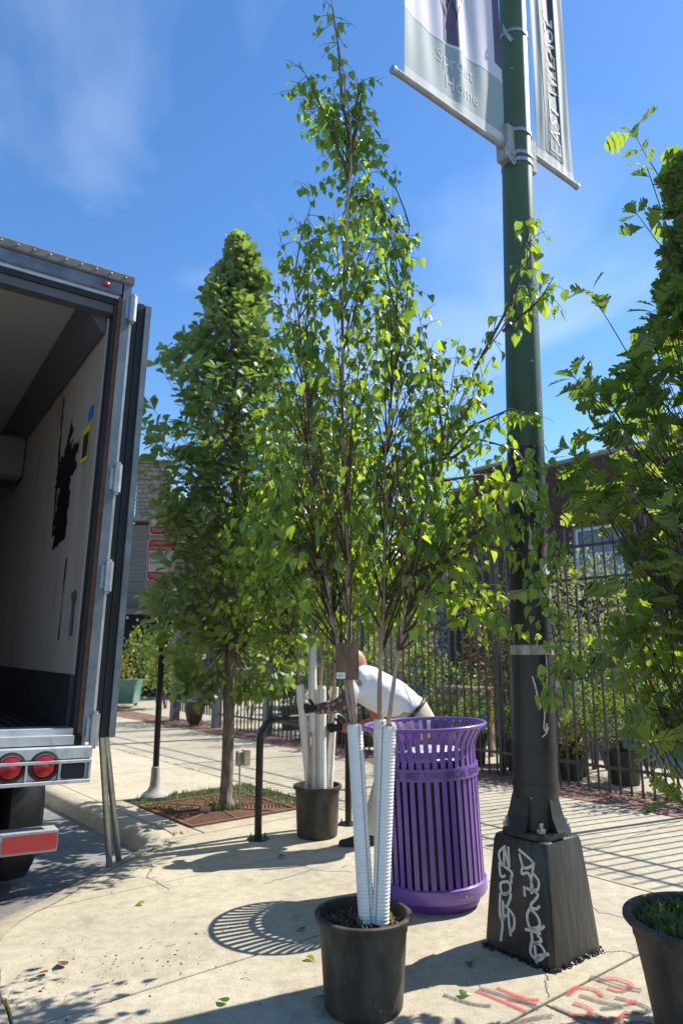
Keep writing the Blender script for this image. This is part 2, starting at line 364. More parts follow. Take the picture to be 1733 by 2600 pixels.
def spraymat(name, col):
    m, nt, b = newmat(name)
    geo = nt.nodes.new('ShaderNodeNewGeometry'); nz = nt.nodes.new('ShaderNodeTexNoise'); nz.inputs['Scale'].default_value = 240; nz.inputs['Detail'].default_value = 3
    nt.links.new(geo.outputs['Position'], nz.inputs['Vector'])
    at = nt.nodes.new('ShaderNodeAttribute'); at.attribute_name = 'den'
    ad = nt.nodes.new('ShaderNodeMath'); ad.operation = 'ADD'; nt.links.new(nz.outputs['Fac'], ad.inputs[0]); nt.links.new(at.outputs['Fac'], ad.inputs[1])
    r_ = nt.nodes.new('ShaderNodeMapRange'); r_.inputs['From Min'].default_value = .82; r_.inputs['From Max'].default_value = 1.12; r_.inputs['To Max'].default_value = .82; nt.links.new(ad.outputs[0], r_.inputs['Value'])
    b.inputs['Base Color'].default_value = (*col, 1); b.inputs['Roughness'].default_value = .75
    nt.links.new(r_.outputs[0], b.inputs['Alpha'])
    return m
M['sprayred'] = spraymat('red spray paint', (.60, .03, .06))
M['sprayblack'] = spraymat('black spray paint', (.05, .05, .055))

M['leaf_birch'] = leafmat('birch leaf', (.07, .165, .026), (.13, .21, .075), (.44, .68, .03), .45, .22, .8)
M['leaf_oak'] = leafmat('pale backed oak leaf', (.075, .15, .042), (.27, .335, .20), (.30, .47, .05), .36, .42, .75)
M['leaf_lobed'] = leafmat('lobed oak leaf', (.085, .14, .04), (.14, .19, .08), (.36, .56, .05), .40, .45, .65)
M['leaf_shrub'] = leafmat('shrub leaf', (.11, .19, .04), (.13, .2, .06), (.34, .48, .05), .4, .5, .6)
M['leaf_pale'] = leafmat('variegated pale leaf', (.36, .40, .20), (.38, .42, .24), (.40, .45, .15), .35, .6, .35)
M['leaf_dark'] = leafmat('dark conifer spray', (.035, .08, .024), (.04, .08, .03), (.12, .2, .03), .25, .6, .5)
M['leaf_yellow'] = leafmat('yellow leaf', (.26, .24, .04), (.28, .26, .06), (.42, .38, .05), .35, .5, .5)
M['moss'] = leafmat('weed', (.13, .19, .03), (.13, .19, .05), (.3, .36, .05), .3, .6, .6)

# ------------------------------------------------------------------ street axes
S = Vector((-.635, .772, 0)); N = Vector((.772, .635, 0))
def SN(s, n, z=0): return Vector((S.x * s + N.x * n, S.y * s + N.y * n, z))
SA = math.atan2(S.y, S.x)           # angle of the street direction
def RM(): return Matrix((N, S, Vector((0, 0, 1)))).transposed()   # local x = N, y = S

def text_mesh(txt, size, mapf, name, mat_, parent, align='CENTER', ext=0, xs=1.0, fit=None):
    cu = bpy.data.curves.new('tmp', 'FONT'); cu.body = txt; cu.size = size; cu.align_x = align; cu.resolution_u = 3; cu.extrude = ext
    ob = bpy.data.objects.new('tmp', cu); COL.objects.link(ob)
    dg = bpy.context.evaluated_depsgraph_get(); dg.update()
    me = bpy.data.meshes.new_from_object(ob.evaluated_get(dg))
    vs = [v.co.copy() for v in me.vertices]; fs = [tuple(p.vertices) for p in me.polygons]
    bpy.data.objects.remove(ob); bpy.data.curves.remove(cu); bpy.data.meshes.remove(me)
    if fit:
        w0 = max(v.x for v in vs) - min(v.x for v in vs); xs = fit / w0
    mb = MB(); mb.add([mapf(v.x * xs, v.y) for v in vs], fs)
    return mb.build(name, mat_, parent)

def ribbon(pts, w0, origin_map, den=None):
    """flat ribbon through 2-D points, mapped into space"""
    vs = []; fs = []; de = []
    P_ = []
    for i in range(len(pts) - 1):           # subdivide, Catmull-Rom
        p0 = Vector(pts[max(i - 1, 0)]); p1 = Vector(pts[i]); p2 = Vector(pts[i + 1]); p3 = Vector(pts[min(i + 2, len(pts) - 1)])
        for k in range(5):
            t = k / 5; P_.append(.5 * ((2 * p1) + (p2 - p0) * t + (2 * p0 - 5 * p1 + 4 * p2 - p3) * t * t + (3 * p1 - p0 - 3 * p2 + p3) * t ** 3))
    P_.append(Vector(pts[-1]))
    for i, p in enumerate(P_):
        d = P_[min(i + 1, len(P_) - 1)] - P_[max(i - 1, 0)]; d = d.normalized() if d.length > 0 else Vector((1, 0)); q = Vector((-d.y, d.x))
        for o, dd in ((-1, 0), (-.45, .55), (.45, .55), (1, 0)):
            x = p + q * (o * w0); vs.append(origin_map(x.x, x.y)); de.append(dd)
    for i in range(len(P_) - 1):
        for k in range(3): fs.append((i * 4 + k, i * 4 + k + 1, i * 4 + 5 + k, i * 4 + 4 + k))
    return vs, fs, de

# ================================================================== GROUND
def road_z(x, y):
    s = x * S.x + y * S.y
    t = min(1, max(0, (s - 4.7) / 1.5)); t = t * t * (3 - 2 * t)
    return -.04 - .09 * t
g = MB(); g.box((0, 0, -.35), (1400, 1400, .2)); g.build('ground', M['ground'], kind='structure')
rd = MB(); NX, NY = 60, 70; vs = []; fs = []
for j in range(NY + 1):
    for i in range(NX + 1):
        x = -34 + 60 * (i / NX); y = -14 + 70 * (j / NY); vs.append((x, y, road_z(x, y)))
for j in range(NY):
    for i in range(NX): a = j * (NX + 1) + i; fs.append((a, a + 1, a + NX + 2, a + NX + 1))
rd.add(vs, fs); rd.build('road', M['asphalt'], smooth=True, kind='structure')

edge = [SN(30, 2.93), SN(5.85, 2.93)] + [Vector((x, y, 0)) for x, y in [(-1.376, 6.25), (-1.429, 5.843), (-1.557, 5.469), (-1.642, 5.087), (-1.712, 4.688), (-1.791, 4.429), (-1.803, 4.182), (-1.765, 4.0),
        (-1.62, 3.72), (-1.517, 3.501), (-1.416, 3.371), (-1.2, 3.0), (-.9, 2.5), (-.5, 1.9), (.4, .7), (2.2, -1.3)]]
outer = [SN(30, 2.70), SN(5.98, 2.68)] + [Vector((x, y, 0)) for x, y in [(-1.60, 6.15), (-1.60, 5.80), (-1.685, 5.40), (-1.775, 5.02), (-1.87, 4.70), (-1.95, 4.50), (-1.99, 4.24), (-1.97, 3.93),
        (-1.84, 3.60), (-1.72, 3.36), (-1.62, 3.22), (-1.40, 2.85), (-1.08, 2.36), (-.68, 1.77), (.22, .55), (2.02, -1.45)]]
def smooth_line(pts, k=4):
    o = []
    for i in range(len(pts) - 1):
        p0 = pts[max(i - 1, 0)]; p1 = pts[i]; p2 = pts[i + 1]; p3 = pts[min(i + 2, len(pts) - 1)]
        if i < 1 or (p2 - p1).length > 3: o.append(p1); continue
        for q in range(k):
            t = q / k; o.append(.5 * ((2 * p1) + (p2 - p0) * t + (2 * p0 - 5 * p1 + 4 * p2 - p3) * t * t + (3 * p1 - p0 - 3 * p2 + p3) * t ** 3))
    return o + [pts[-1]]
e2 = [edge[0]] + [edge[0].lerp(edge[1], k / 14) for k in range(1, 14)] + smooth_line(edge[1:]); o2 = [outer[0]] + [outer[0].lerp(outer[1], k / 14) for k in range(1, 14)] + smooth_line(outer[1:])
# kerb: one swept strip that tapers from a full-height kerb into the flush corner ramp
kb = MB(); secs = []
for a, b in zip(e2, o2):
    rz = road_z(b.x, b.y) ; d = (b - a)
    inn = a + d.normalized() * .012
    sec = [(inn.x, inn.y, -.12), (inn.x, inn.y, -.004)]
    for t, zz in ((.06, 0), (.72, -.002), (.86, -.02), (.95, -.05), (1, -.09)):
        p = a + d * t; sec.append((p.x, p.y, max(zz * 1.0, rz + .003) if t < 1 else rz - .01 if rz < -.06 else rz + .001))
    p = a + d * 1.02; sec.append((p.x, p.y, rz - .06)); secs.append([Vector(q) for q in sec])
vs = [p for q in secs for p in q]; fs = []; n = len(secs[0])
for i in range(len(secs) - 1):
    for j in range(n - 1): fs.append((i * n + j, i * n + j + 1, (i + 1) * n + j + 1, (i + 1) * n + j))
kb.add(vs, fs); kb.build('kerb', M['kerb'], smooth=True, kind='structure', angle=50)
# sidewalk bed (dark joints show it) and its slabs
WALK_N = 6.73
poly = [(p.x, p.y) for p in e2] + [tuple(SN(-4, WALK_N)[:2]), tuple(SN(30, WALK_N)[:2])]
bed = MB(); bed.prism(poly, -.10, -.018)
bedo = bed.build('sidewalk', M['joint'], kind='structure')
def clip(sub, cell):
    outp = sub
    for i in range(len(cell)):
        a = Vector(cell[i]); b = Vector(cell[(i + 1) % len(cell)]); inp = outp; outp = []
        if not inp: return []
        side = lambda p: (b.x - a.x) * (p[1] - a.y) - (b.y - a.y) * (p[0] - a.x)
        for j in range(len(inp)):
            p, q = inp[j], inp[(j + 1) % len(inp)]; sp_, sq = side(p), side(q)
            if sp_ >= 0: outp.append(p)
            if (sp_ >= 0) != (sq >= 0):
                t = sp_ / (sp_ - sq); outp.append((p[0] + (q[0] - p[0]) * t, p[1] + (q[1] - p[1]) * t))
    return outp
sj = [-4, -2.0, -.6, .74, 2.08, 3.29, 4.63, 5.61, 7.30, 8.85, 10.4, 12, 13.6, 15.2, 17, 19, 21, 23, 26, 30]
cells = []
for i in range(len(sj) - 1):
    a, b = sj[i], sj[i + 1]
    if b <= 2.09: ns = [-3, 1.5, 2.84, 4.58, WALK_N]
    elif b <= 5.62: ns = [-1, 4.58, WALK_N]
    else: ns = [2.6, 4.58, WALK_N]
    for j in range(len(ns) - 1):
        if a == 5.61 and ns[j + 1] == 4.58:      # around the tree pit
            cells += [(a, b, ns[j], 3.13), (a, 5.83, 3.13, 4.58)]
        else: cells.append((a, b, ns[j], ns[j + 1]))
rng = random.Random(4)
polyi = [(x, y) for x, y in poly]
for (a, b, c, d) in cells:
    gq = .007 if c != 4.58 else .009
    cell = [SN(a + gq, c + gq), SN(a + gq, d - gq), SN(b - gq, d - gq), SN(b - gq, c + gq)]
    cell = [(p.x, p.y) for p in cell]
    A = sum(cell[i][0] * cell[(i + 1) % 4][1] - cell[(i + 1) % 4][0] * cell[i][1] for i in range(4))
    if A < 0: cell = cell[::-1]
    q = clip(polyi, cell)
    if len(q) < 3: continue
    q2 = [q[0]]
    for p in q[1:]:
        if (Vector(p) - Vector(q2[-1])).length > .004: q2.append(p)
    if (Vector(q2[0]) - Vector(q2[-1])).length < .004: q2.pop()
    if len(q2) < 3: continue
    mb = MB(); dz = rng.uniform(-.002, .0015); mb.prism(q2, -.07, dz, ch=.004); mb.build('paving_slab', M['slab'], bedo)
def crack(pts):
    rc = random.Random(int(pts[0][0] * 100)); P_ = []
    for i in range(len(pts) - 1):
        for k in range(8): a, b = Vector(pts[i]), Vector(pts[i + 1]); q = a.lerp(b, k / 8); P_.append((q.x + rc.gauss(0, .006), q.y + rc.gauss(0, .006)))
    vs, fs, _ = ribbon(P_, .0022, lambda x, y: Vector((x, y, .0022))); mb = MB(); mb.add(vs, fs); mb.build('crack', M['joint'], bedo)
for c_ in ([(1.30, 3.93), (1.42, 3.95), (1.50, 3.88)], [(.97, 3.70), (.93, 3.58), (.90, 3.45)], [(1.7, 5.35), (2.1, 5.0), (2.3, 4.95)], [(-.5, 5.0), (-.2, 5.3), (.1, 5.25)], [(-1.1, 4.9), (-1.3, 5.15), (-1.36, 5.5)], [(1.4, 4.9), (1.5, 4.5), (1.75, 4.3)]): crack(c_)
# weeds in the joints, litter specks
def tuft(mb, c, r_, n, h, rng):
    for _ in range(n):
        a = rng.uniform(0, 6.28); d = rng.uniform(0, r_); p = Vector(c) + Vector((math.cos(a) * d, math.sin(a) * d, 0))
        l = h * rng.uniform(.4, 1.1); a2 = rng.uniform(0, 6.28); lean = Vector((math.cos(a2), math.sin(a2), 0)) * l * rng.uniform(.2, .9); wv = Vector((-math.sin(a2), math.cos(a2), 0)) * rng.uniform(.0015, .004)
        m_ = p + lean * .4 + Vector((0, 0, l * .7)); t = p + lean + Vector((0, 0, l))
        mb.add([p - wv, p + wv, m_ + wv, m_ - wv, t], [(0, 1, 2, 3), (3, 2, 4)])
def add_rnd(o, rng):
    at = o.data.attributes.new('rnd', 'FLOAT', 'FACE'); at.data.foreach_set('value', [rng.random() for _ in o.data.polygons])
mb = MB()
for x, y, r_, n_ in [(-1.34, 6.30, .07, 60), (-1.40, 6.05, .04, 30), (-1.44, 5.82, .03, 20), (-1.5, 5.6, .03, 14), (-1.43, 3.39, .05, 24), (-1.48, 3.45, .03, 10)]: tuft(mb, (x, y, -.015), r_, n_, .034, rng)
for k in range(60):
    s_ = rng.uniform(7.4, 11); tuft(mb, SN(s_, 4.58 + rng.uniform(-.02, .02), -.015), .05, 9, .03, rng)
for k in range(26):
    s_ = rng.uniform(9.5, 15); tuft(mb, SN(s_, 6.7 + rng.uniform(-.1, .1), 0), .08, 10, .07, rng)
o = mb.build('weed_tufts', M['moss']); add_rnd(o, rng); tag(o, 'small green weeds sprouting from the sidewalk joints', 'weeds', kind='stuff')
mb = MB()
for k in range(330):
    if k < 170: x = rng.gauss(-1.22, .33); y = rng.gauss(3.70, .20)
    else: x = rng.uniform(-1.6, 1.3); y = rng.uniform(3.2, 6.5)
    if x < -1.5 - .15 * (y - 3.6): continue
    a = rng.uniform(0, 3.14); l = rng.choice((.003, .004, .006, .009, .014)) * rng.uniform(.7, 1.2) * (1 if k < 170 else .7); mb.box((x, y, .0035), (l, l * rng.uniform(.15, .5), .002), rotz(a))
for x, y, a, l in [(-.55, 4.3, .1, .06), (-.42, 3.62, 2.4, .05), (.0, 5.35, .5, .06), (-1.3, 3.6, .9, .09), (-.9, 4.0, .2, .05)]:
    mb.tube([(x, y, .004), (x + math.cos(a) * l * .5, y + math.sin(a) * l * .5, .009), (x + math.cos(a + .4) * l, y + math.sin(a + .4) * l, .004)], .0014, 4)
o = mb.build('debris_specks', M['deadleaf']); tag(o, 'tiny twigs and bark crumbs scattered on the concrete', 'debris', kind='stuff')

# brick border strip along the fence
bb = MB(); bb.prism([tuple(SN(-4, WALK_N + .005)[:2]), tuple(SN(30, WALK_N + .005)[:2]), tuple(SN(30, 7.6)[:2]), tuple(SN(-4, 7.6)[:2])], -.1, -.022)
bbo = bb.build('brick_border', M['joint'], kind='structure')
pm = None
def shared(name, me_obj, parent, mtx):
    o = bpy.data.objects.new(name, me_obj); COL.objects.link(o); o.parent = parent
    o.matrix_local = mtx; return o
mb = MB(); mb.box((0, 0, 0), (.098, .198, .06), None, .004); t_ = mb.build('brick', M['paver'], bbo, world=False); pmesh = t_.data; bpy.data.objects.remove(t_)
cnt = 0
stf = MB()
for i in range(170):
    s_ = -3.9 + i * .2
    for j in range(8):
        ss = s_ + (.1 if j % 2 else 0); nn = WALK_N + .057 + j * .1
        z = -.03 + rng.uniform(-.006, .004); a = rng.uniform(-.02, .02)
        p = SN(ss, nn, z)
        if 2.6 < ss < 9.9 and cnt < 300: shared('brick', pmesh, bbo, Matrix.Translation(p) @ (RM() @ rotz(a)).to_4x4()); cnt += 1
        else: stf.box(p, (.094, .194, .06), RM() @ rotz(a))
stf.build('far_bricks', M['paver'], bbo, kind='stuff')
# garden yard ground behind the fence
gy = MB(); gy.prism([tuple(SN(-6, 7.6)[:2]), tuple(SN(30, 7.6)[:2]), tuple(SN(30, 24)[:2]), tuple(SN(-6, 24)[:2])], -.1, -.008)
gy.build('garden_yard', M['kerb'], kind='structure')

# tree pit with cast-iron grate
ct = SN(6.30, 3.75)
pit = MB(); pit.prism([tuple(SN(5.83, 3.13)[:2]), tuple(SN(7.3, 3.13)[:2]), tuple(SN(7.3, 4.58)[:2]), tuple(SN(5.83, 4.58)[:2])], -.08, -.012)
pit.build('tree_pit_soil', M['soil'], kind='structure')
gr = empty('tree_grate', SN(6.36, 3.69, 0), 'rusty square cast iron grate around the street oak trunk', 'tree grate')
s0, s1, n0, n1 = 5.845, 6.90, 3.145, 4.25
f = MB()
for a, b in (((s0, n0), (s1, n0)), ((s1, n0), (s1, n1)), ((s1, n1), (s0, n1)), ((s0, n1), (s0, n0))):
    c = (Vector(a) + Vector(b)) / 2; L = (Vector(b) - Vector(a)).length; along_s = abs(a[0] - b[0]) > .1
    f.box(SN(c.x, c.y, .002), (.04 if along_s else L + .036, L - .045 if along_s else .04, .03), RM())
f.build('frame', M['rust'], gr)
gc = ((s0 + s1) / 2, (n0 + n1) / 2)
ri = 0
for k in range(16):
    r0 = .20 + k * .034; seg = MB(); pts = []
    started = False
    runs = [[]]
    for q in range(97):
        a = 2 * math.pi * q / 96; ps = gc[0] + r0 * math.cos(a); pn = gc[1] + r0 * math.sin(a)
        if s0 + .02 < ps < s1 - .02 and n0 + .02 < pn < n1 - .02: runs[-1].append((ps, pn))
        elif runs[-1]: runs.append([])
    for run in runs:
        if len(run) < 2: continue
        secs = []
        for (ps, pn) in run:
            d = Vector((ps - gc[0], pn - gc[1])).normalized()
            q = []
            for rr, zz in ((-.010, -.012), (.010, -.012), (.010, .008), (-.010, .008)):
                q.append(SN(ps + d.x * rr, pn + d.y * rr, zz))
            secs.append(q)
        seg = MB(); seg.loft(secs); seg.build('ring_bar', M['rust'], gr)
for k in range(8):
    a = 2 * math.pi * k / 8 + .2; rb = MB()
    e = .52 / max(abs(math.cos(a)), abs(math.sin(a)))
    p = SN(gc[0] + math.cos(a) * .18, gc[1] + math.sin(a) * .18, .004); q = SN(gc[0] + math.cos(a) * e, gc[1] + math.sin(a) * e, .004)
    d = q - p; m_ = Matrix((d.normalized(), Vector((0, 0, 1)).cross(d.normalized()), Vector((0, 0, 1)))).transposed()
    rb.box((p + q) / 2, (d.length, .022, .024), m_); rb.build('spoke', M['rust'], gr)
mb = MB()
for k in range(900):
    if k < 620: s_ = rng.uniform(6.55, 7.28); n_ = rng.uniform(3.18, 4.55)
    else: s_ = rng.uniform(5.9, 7.28); n_ = rng.uniform(4.15, 4.56)
    if rng.random() < .25: continue
    tuft(mb, SN(s_, n_, -.01), .03, 4, .055, rng)
for k in range(40): a = rng.uniform(0, 6.28); tuft(mb, ct + Vector((math.cos(a) * .13, math.sin(a) * .13, 0)), .03, 3, .08, rng)
o = mb.build('pit_grass', M['grass']); add_rnd(o, rng); tag(o, 'sparse grass growing over the tree pit', 'grass', kind='stuff')

# ================================================================== FENCE
FN = 7.32
fe = empty('iron_fence', SN(5, FN), 'tall black iron picket fence in front of the plant garden', 'fence')
mb = MB(); mb.box((0, 0, 1.46), (.019, .019, 2.92)); t_ = mb.build('picket', M['fence'], None); bar_me = t_.data; bpy.data.objects.remove(t_)
inv = Matrix.Translation(-SN(5, FN))
nb = 0
for i in range(118):
    s_ = -2.0 + i * .125
    if s_ > 12.7: break
    if abs((s_ + 2.0) % 2.6) < .05: continue
    m4 = Matrix.Translation(SN(s_, FN, rng.uniform(-.012, .012))) @ (RM() @ rotz(rng.uniform(-.03, .03))).to_4x4()
    shared('picket', bar_me, fe, inv @ m4)
for z in (2.68, 2.30, .26):
    for k in range(6):
        a = -2 + k * 2.45; b = a + 2.45
        mb = MB(); mb.box(SN((a + b) / 2, FN - .0145, z), (.012, b - a - .004, .034), RM()); mb.build('rail', M['fence'], fe)
for s_ in (10.97,):
    mb = MB(); mb.box(SN(s_, FN, 1.45), (.14, .14, 2.9), RM(), .006); mb.box(SN(s_, FN, 2.92), (.16, .16, .03), RM()); mb.build('post', M['fencegrey'], fe)
for s_ in (12.78,):
    mb = MB(); mb.box(SN(s_, FN, 1.45), (.15, .15, 2.9), RM(), .006); mb.build('post', M['fencegrey'], fe)
for s_ in (.6, 3.2, 5.8, 8.4):
    mb = MB(); mb.box(SN(s_, FN, 1.45), (.05, .05, 2.9), RM(), .004); mb.build('post', M['fence'], fe)
# the gate section further along, in lighter grey
ga = empty('picket_gate', SN(13.6, FN), 'lighter grey picket gate at the far end of the iron fence', 'gate')
for i in range(15):
    mb = MB(); mb.box(SN(12.96 + i * .105, FN, 1.36), (.03, .022, 2.3), RM()); mb.build('picket', M['fencegrey'], ga)
for z in (.42, 2.3):
    mb = MB(); mb.box(SN(13.68, FN - .03, z), (.03, 1.62, .05), RM()); mb.build('rail', M['fencegrey'], ga)
mb = MB(); mb.box(SN(14.58, FN, 1.3), (.16, .16, 2.6), RM(), .006); mb.build('post', M['fencegrey'], ga)

# ================================================================== BRICK BUILDING behind the garden
BN = 15.0
bd = empty('brick_building', SN(9, BN), 'dark brown brick building with stone coping behind the garden fence', 'building')
def wallbox(s_a, s_b, z1, name='wall', m='mortar', nn=BN, th=.3):
    mb = MB(); mb.box(SN((s_a + s_b) / 2, nn + th / 2, z1 / 2), (th, s_b - s_a, z1), RM()); return mb.build(name, M[m], bd)
WINS = [(8.25, 9.45, 3.05, 4.34), (4.6, 5.8, 3.05, 4.34)]
segs = [(1, 11.3, 6.0), (11.3, 12.46, 6.35), (12.46, 13.5, 5.9)]
# wall core with window openings left out
for (a, b, top) in segs:
    mb = MB(); cuts = sorted([w_ for w_ in WINS if a < w_[0] < b]); x = a
    for w_ in cuts:
        mb.box(SN((x + w_[0]) / 2, BN + .16, top / 2), (.3, w_[0] - x, top), RM())
        mb.box(SN((w_[0] + w_[1]) / 2, BN + .16, w_[2] / 2), (.3, w_[1] - w_[0], w_[2]), RM())
        mb.box(SN((w_[0] + w_[1]) / 2, BN + .16, (w_[3] + top) / 2), (.3, w_[1] - w_[0], top - w_[3]), RM()); x = w_[1]
    mb.box(SN((x + b) / 2, BN + .16, top / 2), (.3, b - x, top), RM()); mb.build('wall', M['mortar'], bd)
    mb = MB(); mb.box(SN((a + b) / 2, BN + .15, top + .05), (.42, b - a - (.002 if a > 1 else 0), .10), RM(), .01); mb.build('coping', M['coping'], bd)
# side wall of the end
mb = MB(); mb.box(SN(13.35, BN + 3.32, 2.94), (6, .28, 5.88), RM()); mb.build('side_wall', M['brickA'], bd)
BW, BH, GP = .27, .082, .012
mb = MB(); mb.box((0, 0, 0), (.03, BW, BH)); t_ = mb.build('brick', M['brickA'], None); bme = t_.data; bpy.data.objects.remove(t_)
binv = wmat(bd).inverted()
allb = []
for (a, b, top) in segs:
    row = 0; z = .06 + BH / 2
    while z < top - .03:
        x = a + (0 if row % 2 else (BW + GP) / 2)
        while x < b:
            l0 = max(a, x + GP / 2); l1 = min(b, x + GP / 2 + BW)
            c = (l0 + l1) / 2
            if l1 - l0 > .03 and not any(w_[0] - .1 < c < w_[1] + .1 and w_[2] - .03 < z < w_[3] + .03 for w_ in WINS): allb.append((c, z, l1 - l0))
            x += BW + GP
        z += BH + GP; row += 1
vis = [q for q in allb if abs(q[2] - BW) < .001 and q[1] > 3.2 and (9.3 < q[0] < 10.4 or 11.9 < q[0] < 13.4)]
vis.sort(key=lambda q: q[0]); vis = vis[:300]; vset = set(vis)
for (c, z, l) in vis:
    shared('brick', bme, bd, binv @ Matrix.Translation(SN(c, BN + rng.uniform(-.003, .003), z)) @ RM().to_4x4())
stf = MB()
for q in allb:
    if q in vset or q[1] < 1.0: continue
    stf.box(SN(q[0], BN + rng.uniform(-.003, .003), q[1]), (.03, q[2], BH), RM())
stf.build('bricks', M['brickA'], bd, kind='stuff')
for w_ in WINS[:2]:
    c = ((w_[0] + w_[1]) / 2, (w_[2] + w_[3]) / 2); wd, hh = w_[1] - w_[0], w_[3] - w_[2]
    mb = MB(); fw = .07
    for ds, dz, ws, hs in ((-wd / 2 + fw / 2, 0, fw, hh), (wd / 2 - fw / 2, 0, fw, hh), (0, hh / 2 - fw / 2, wd - 2 * fw, fw), (0, -hh / 2 + fw / 2, wd - 2 * fw, fw), (0, 0, wd - 2 * fw, .04)):
        mb.box(SN(c[0] + ds, BN + .06, c[1] + dz), (.06, ws - .002, hs - .002), RM())
    win = mb.build('window', M['windowblue'], bd)
    mb = MB(); mb.box(SN(c[0], BN + .09, c[1]), (.012, wd - .02, hh - .02), RM()); mb.build('pane', M['glass'], win)
# grey block annex
ax = empty('grey_annex', SN(14.6, BN + .6), 'plain grey block wall building beside the brick building', 'building')
mb = MB(); mb.box(SN(14.5, BN + 1.6, 2.6), (2.4, 1.96, 5.2), RM()); mb.build('wall', M['greyblock'], ax)
mb = MB(); mb.box(SN(14.5, BN + 1.6, 5.25), (2.5, 2.0, .1), RM(), .01); mb.build('coping', M['coping'], ax)

# ================================================================== FAR BUILDING at the end of the street
fb = empty('corner_building', (-6, 24, 0), 'weathered siding building with stone chimney and dark open porch down the street', 'building')
mb = MB(); mb.box((-6.0, 25.6, 2.9), (9, 2.6, 5.8)); mb.build('wall', M['dark'], fb)  # solid wall coloured near-black, painting the shade of the porch opening
for k in range(22):
    z = 2.95 + k * .13
    mb = MB(); mb.box((-6.0, 24.24, z), (9, .05, .122), Matrix.Rotation(R(8), 3, 'X')); mb.build('siding_board', M['siding'], fb)
mb = MB(); mb.box((-6, 24.0, 2.75), (9.4, .7, .18), None, .01); mb.build('porch_beam', M['siding'], fb)
mb = MB(); mb.box((-6, 24.15, 5.92), (9.4, .5, .14), None, .01); mb.build('cornice', M['coping'], fb)
for x in (-9.6, -7.6, -4.75, -2.6):
    mb = MB(); mb.box((x, 23.8, 1.33), (.24, .24, 2.66), None, .01); mb.build('post', M['greyblock'], fb)
mb = MB(); mb.box((-6.75, 25.0, 6.9), (1.06, .7, 2.4)); chm = mb.build('chimney', M['mortar'], fb)
z = 5.75; row = 0
while z < 8.0:
    hh = rng.uniform(.11, .19); x = -7.30
    while x < -6.24:
        ww = rng.uniform(.14, .34); ww = min(ww, -6.2 - x)
        if ww > .06:
            mb = MB(); mb.box((x + ww / 2, 24.66 + rng.uniform(-.03, .01), z + hh / 2), (ww - .018, .12, hh - .018), rotz(rng.uniform(-.05, .05)), .012); mb.build('stone', M['stone'], chm)
        x += ww
    z += hh; row += 1
mb = MB(); mb.box((-6.75, 25.0, 8.12), (1.25, .95, .12), None, .01); mb.build('chimney_cap', M['coping'], fb)
# a string of bulbs under the beam
sl = empty('string_lights', (-6.2, 23.5, 2.6), 'sagging string of small white bulbs across the far porch', 'string lights')
pts = [(-8.0 + 4 * t / 24, 23.45, 2.95 - .5 * (1 - ((t - 12) / 12) ** 2)) for t in range(25)]
mb = MB(); mb.tube(pts, .012, 5); mb.build('cable', M['blackmetal'], sl)
for p in pts[::2]:
    mb = MB(); mb.lathe([(.0, -.09), (.035, -.06), (.04, -.03), (.02, 0), (.0, .0)], 8, p); mb.build('bulb', M['signwhite'], sl, smooth=True)

# ================================================================== LEAVES
def leaf_template(st, fold=.25, droop=.18, wave=.03):
    """st: list of (t along, half width, forward shift of the edge); returns verts, faces of a folded, drooping leaf of length 1"""
    vs = []; fs = []; k = len(st)
    for i, (t, w_, sh) in enumerate(st):
        zz = -droop * t * t
        vs.append((0, t, zz))
        for sg in (-1, 1): vs.append((sg * w_ * math.cos(fold), t + sh, zz + w_ * math.sin(fold) + (wave if i % 2 else -wave) * w_))
    for i in range(k - 1):
        a = i * 3; b = a + 3
        fs.append((a, b, b + 1, a + 1)); fs.append((a, a + 2, b + 2, b))
    return np.array(vs), fs
# birch: toothed triangular-ovate
BIRCH = leaf_template([(0, .03, 0), (.04, .24, -.05), (.13, .36, -.01), (.2, .35, .03), (.27, .38, 0), (.36, .31, .05), (.43, .32, .02), (.52, .22, .05), (.58, .22, .03), (.67, .13, .05), (.73, .125, .03), (.82, .055, .04), (.9, .03, .02), (1, .0, 0)], .36, .2)
OAK = leaf_template([(0, .02, 0), (.15, .07, 0), (.27, .15, .05), (.33, .12, 0), (.44, .25, .05), (.5, .19, .01), (.6, .33, .05), (.66, .25, .01), (.75, .34, .04), (.8, .25, .01), (.9, .22, .03), (1, .02, 0)], .2, .12)
LOBED = leaf_template([(0, .015, 0), (.12, .03, 0), (.22, .15, .08), (.27, .15, .09), (.29, .05, 0), (.38, .27, .08), (.45, .28, .10), (.47, .12, .02), (.56, .38, .08), (.64, .38, .11), (.65, .15, .02), (.75, .33, .08), (.82, .30, .10), (.83, .14, .02), (.92, .16, .05), (1, .05, 0), (1.03, 0, 0)], .16, .16)
SIMPLE = leaf_template([(0, .04, 0), (.3, .28, 0), (.65, .24, 0), (1, 0, 0)], .3, .15)
NARROW = leaf_template([(0, .03, 0), (.35, .13, 0), (.7, .1, 0), (1, 0, 0)], .2, .3)

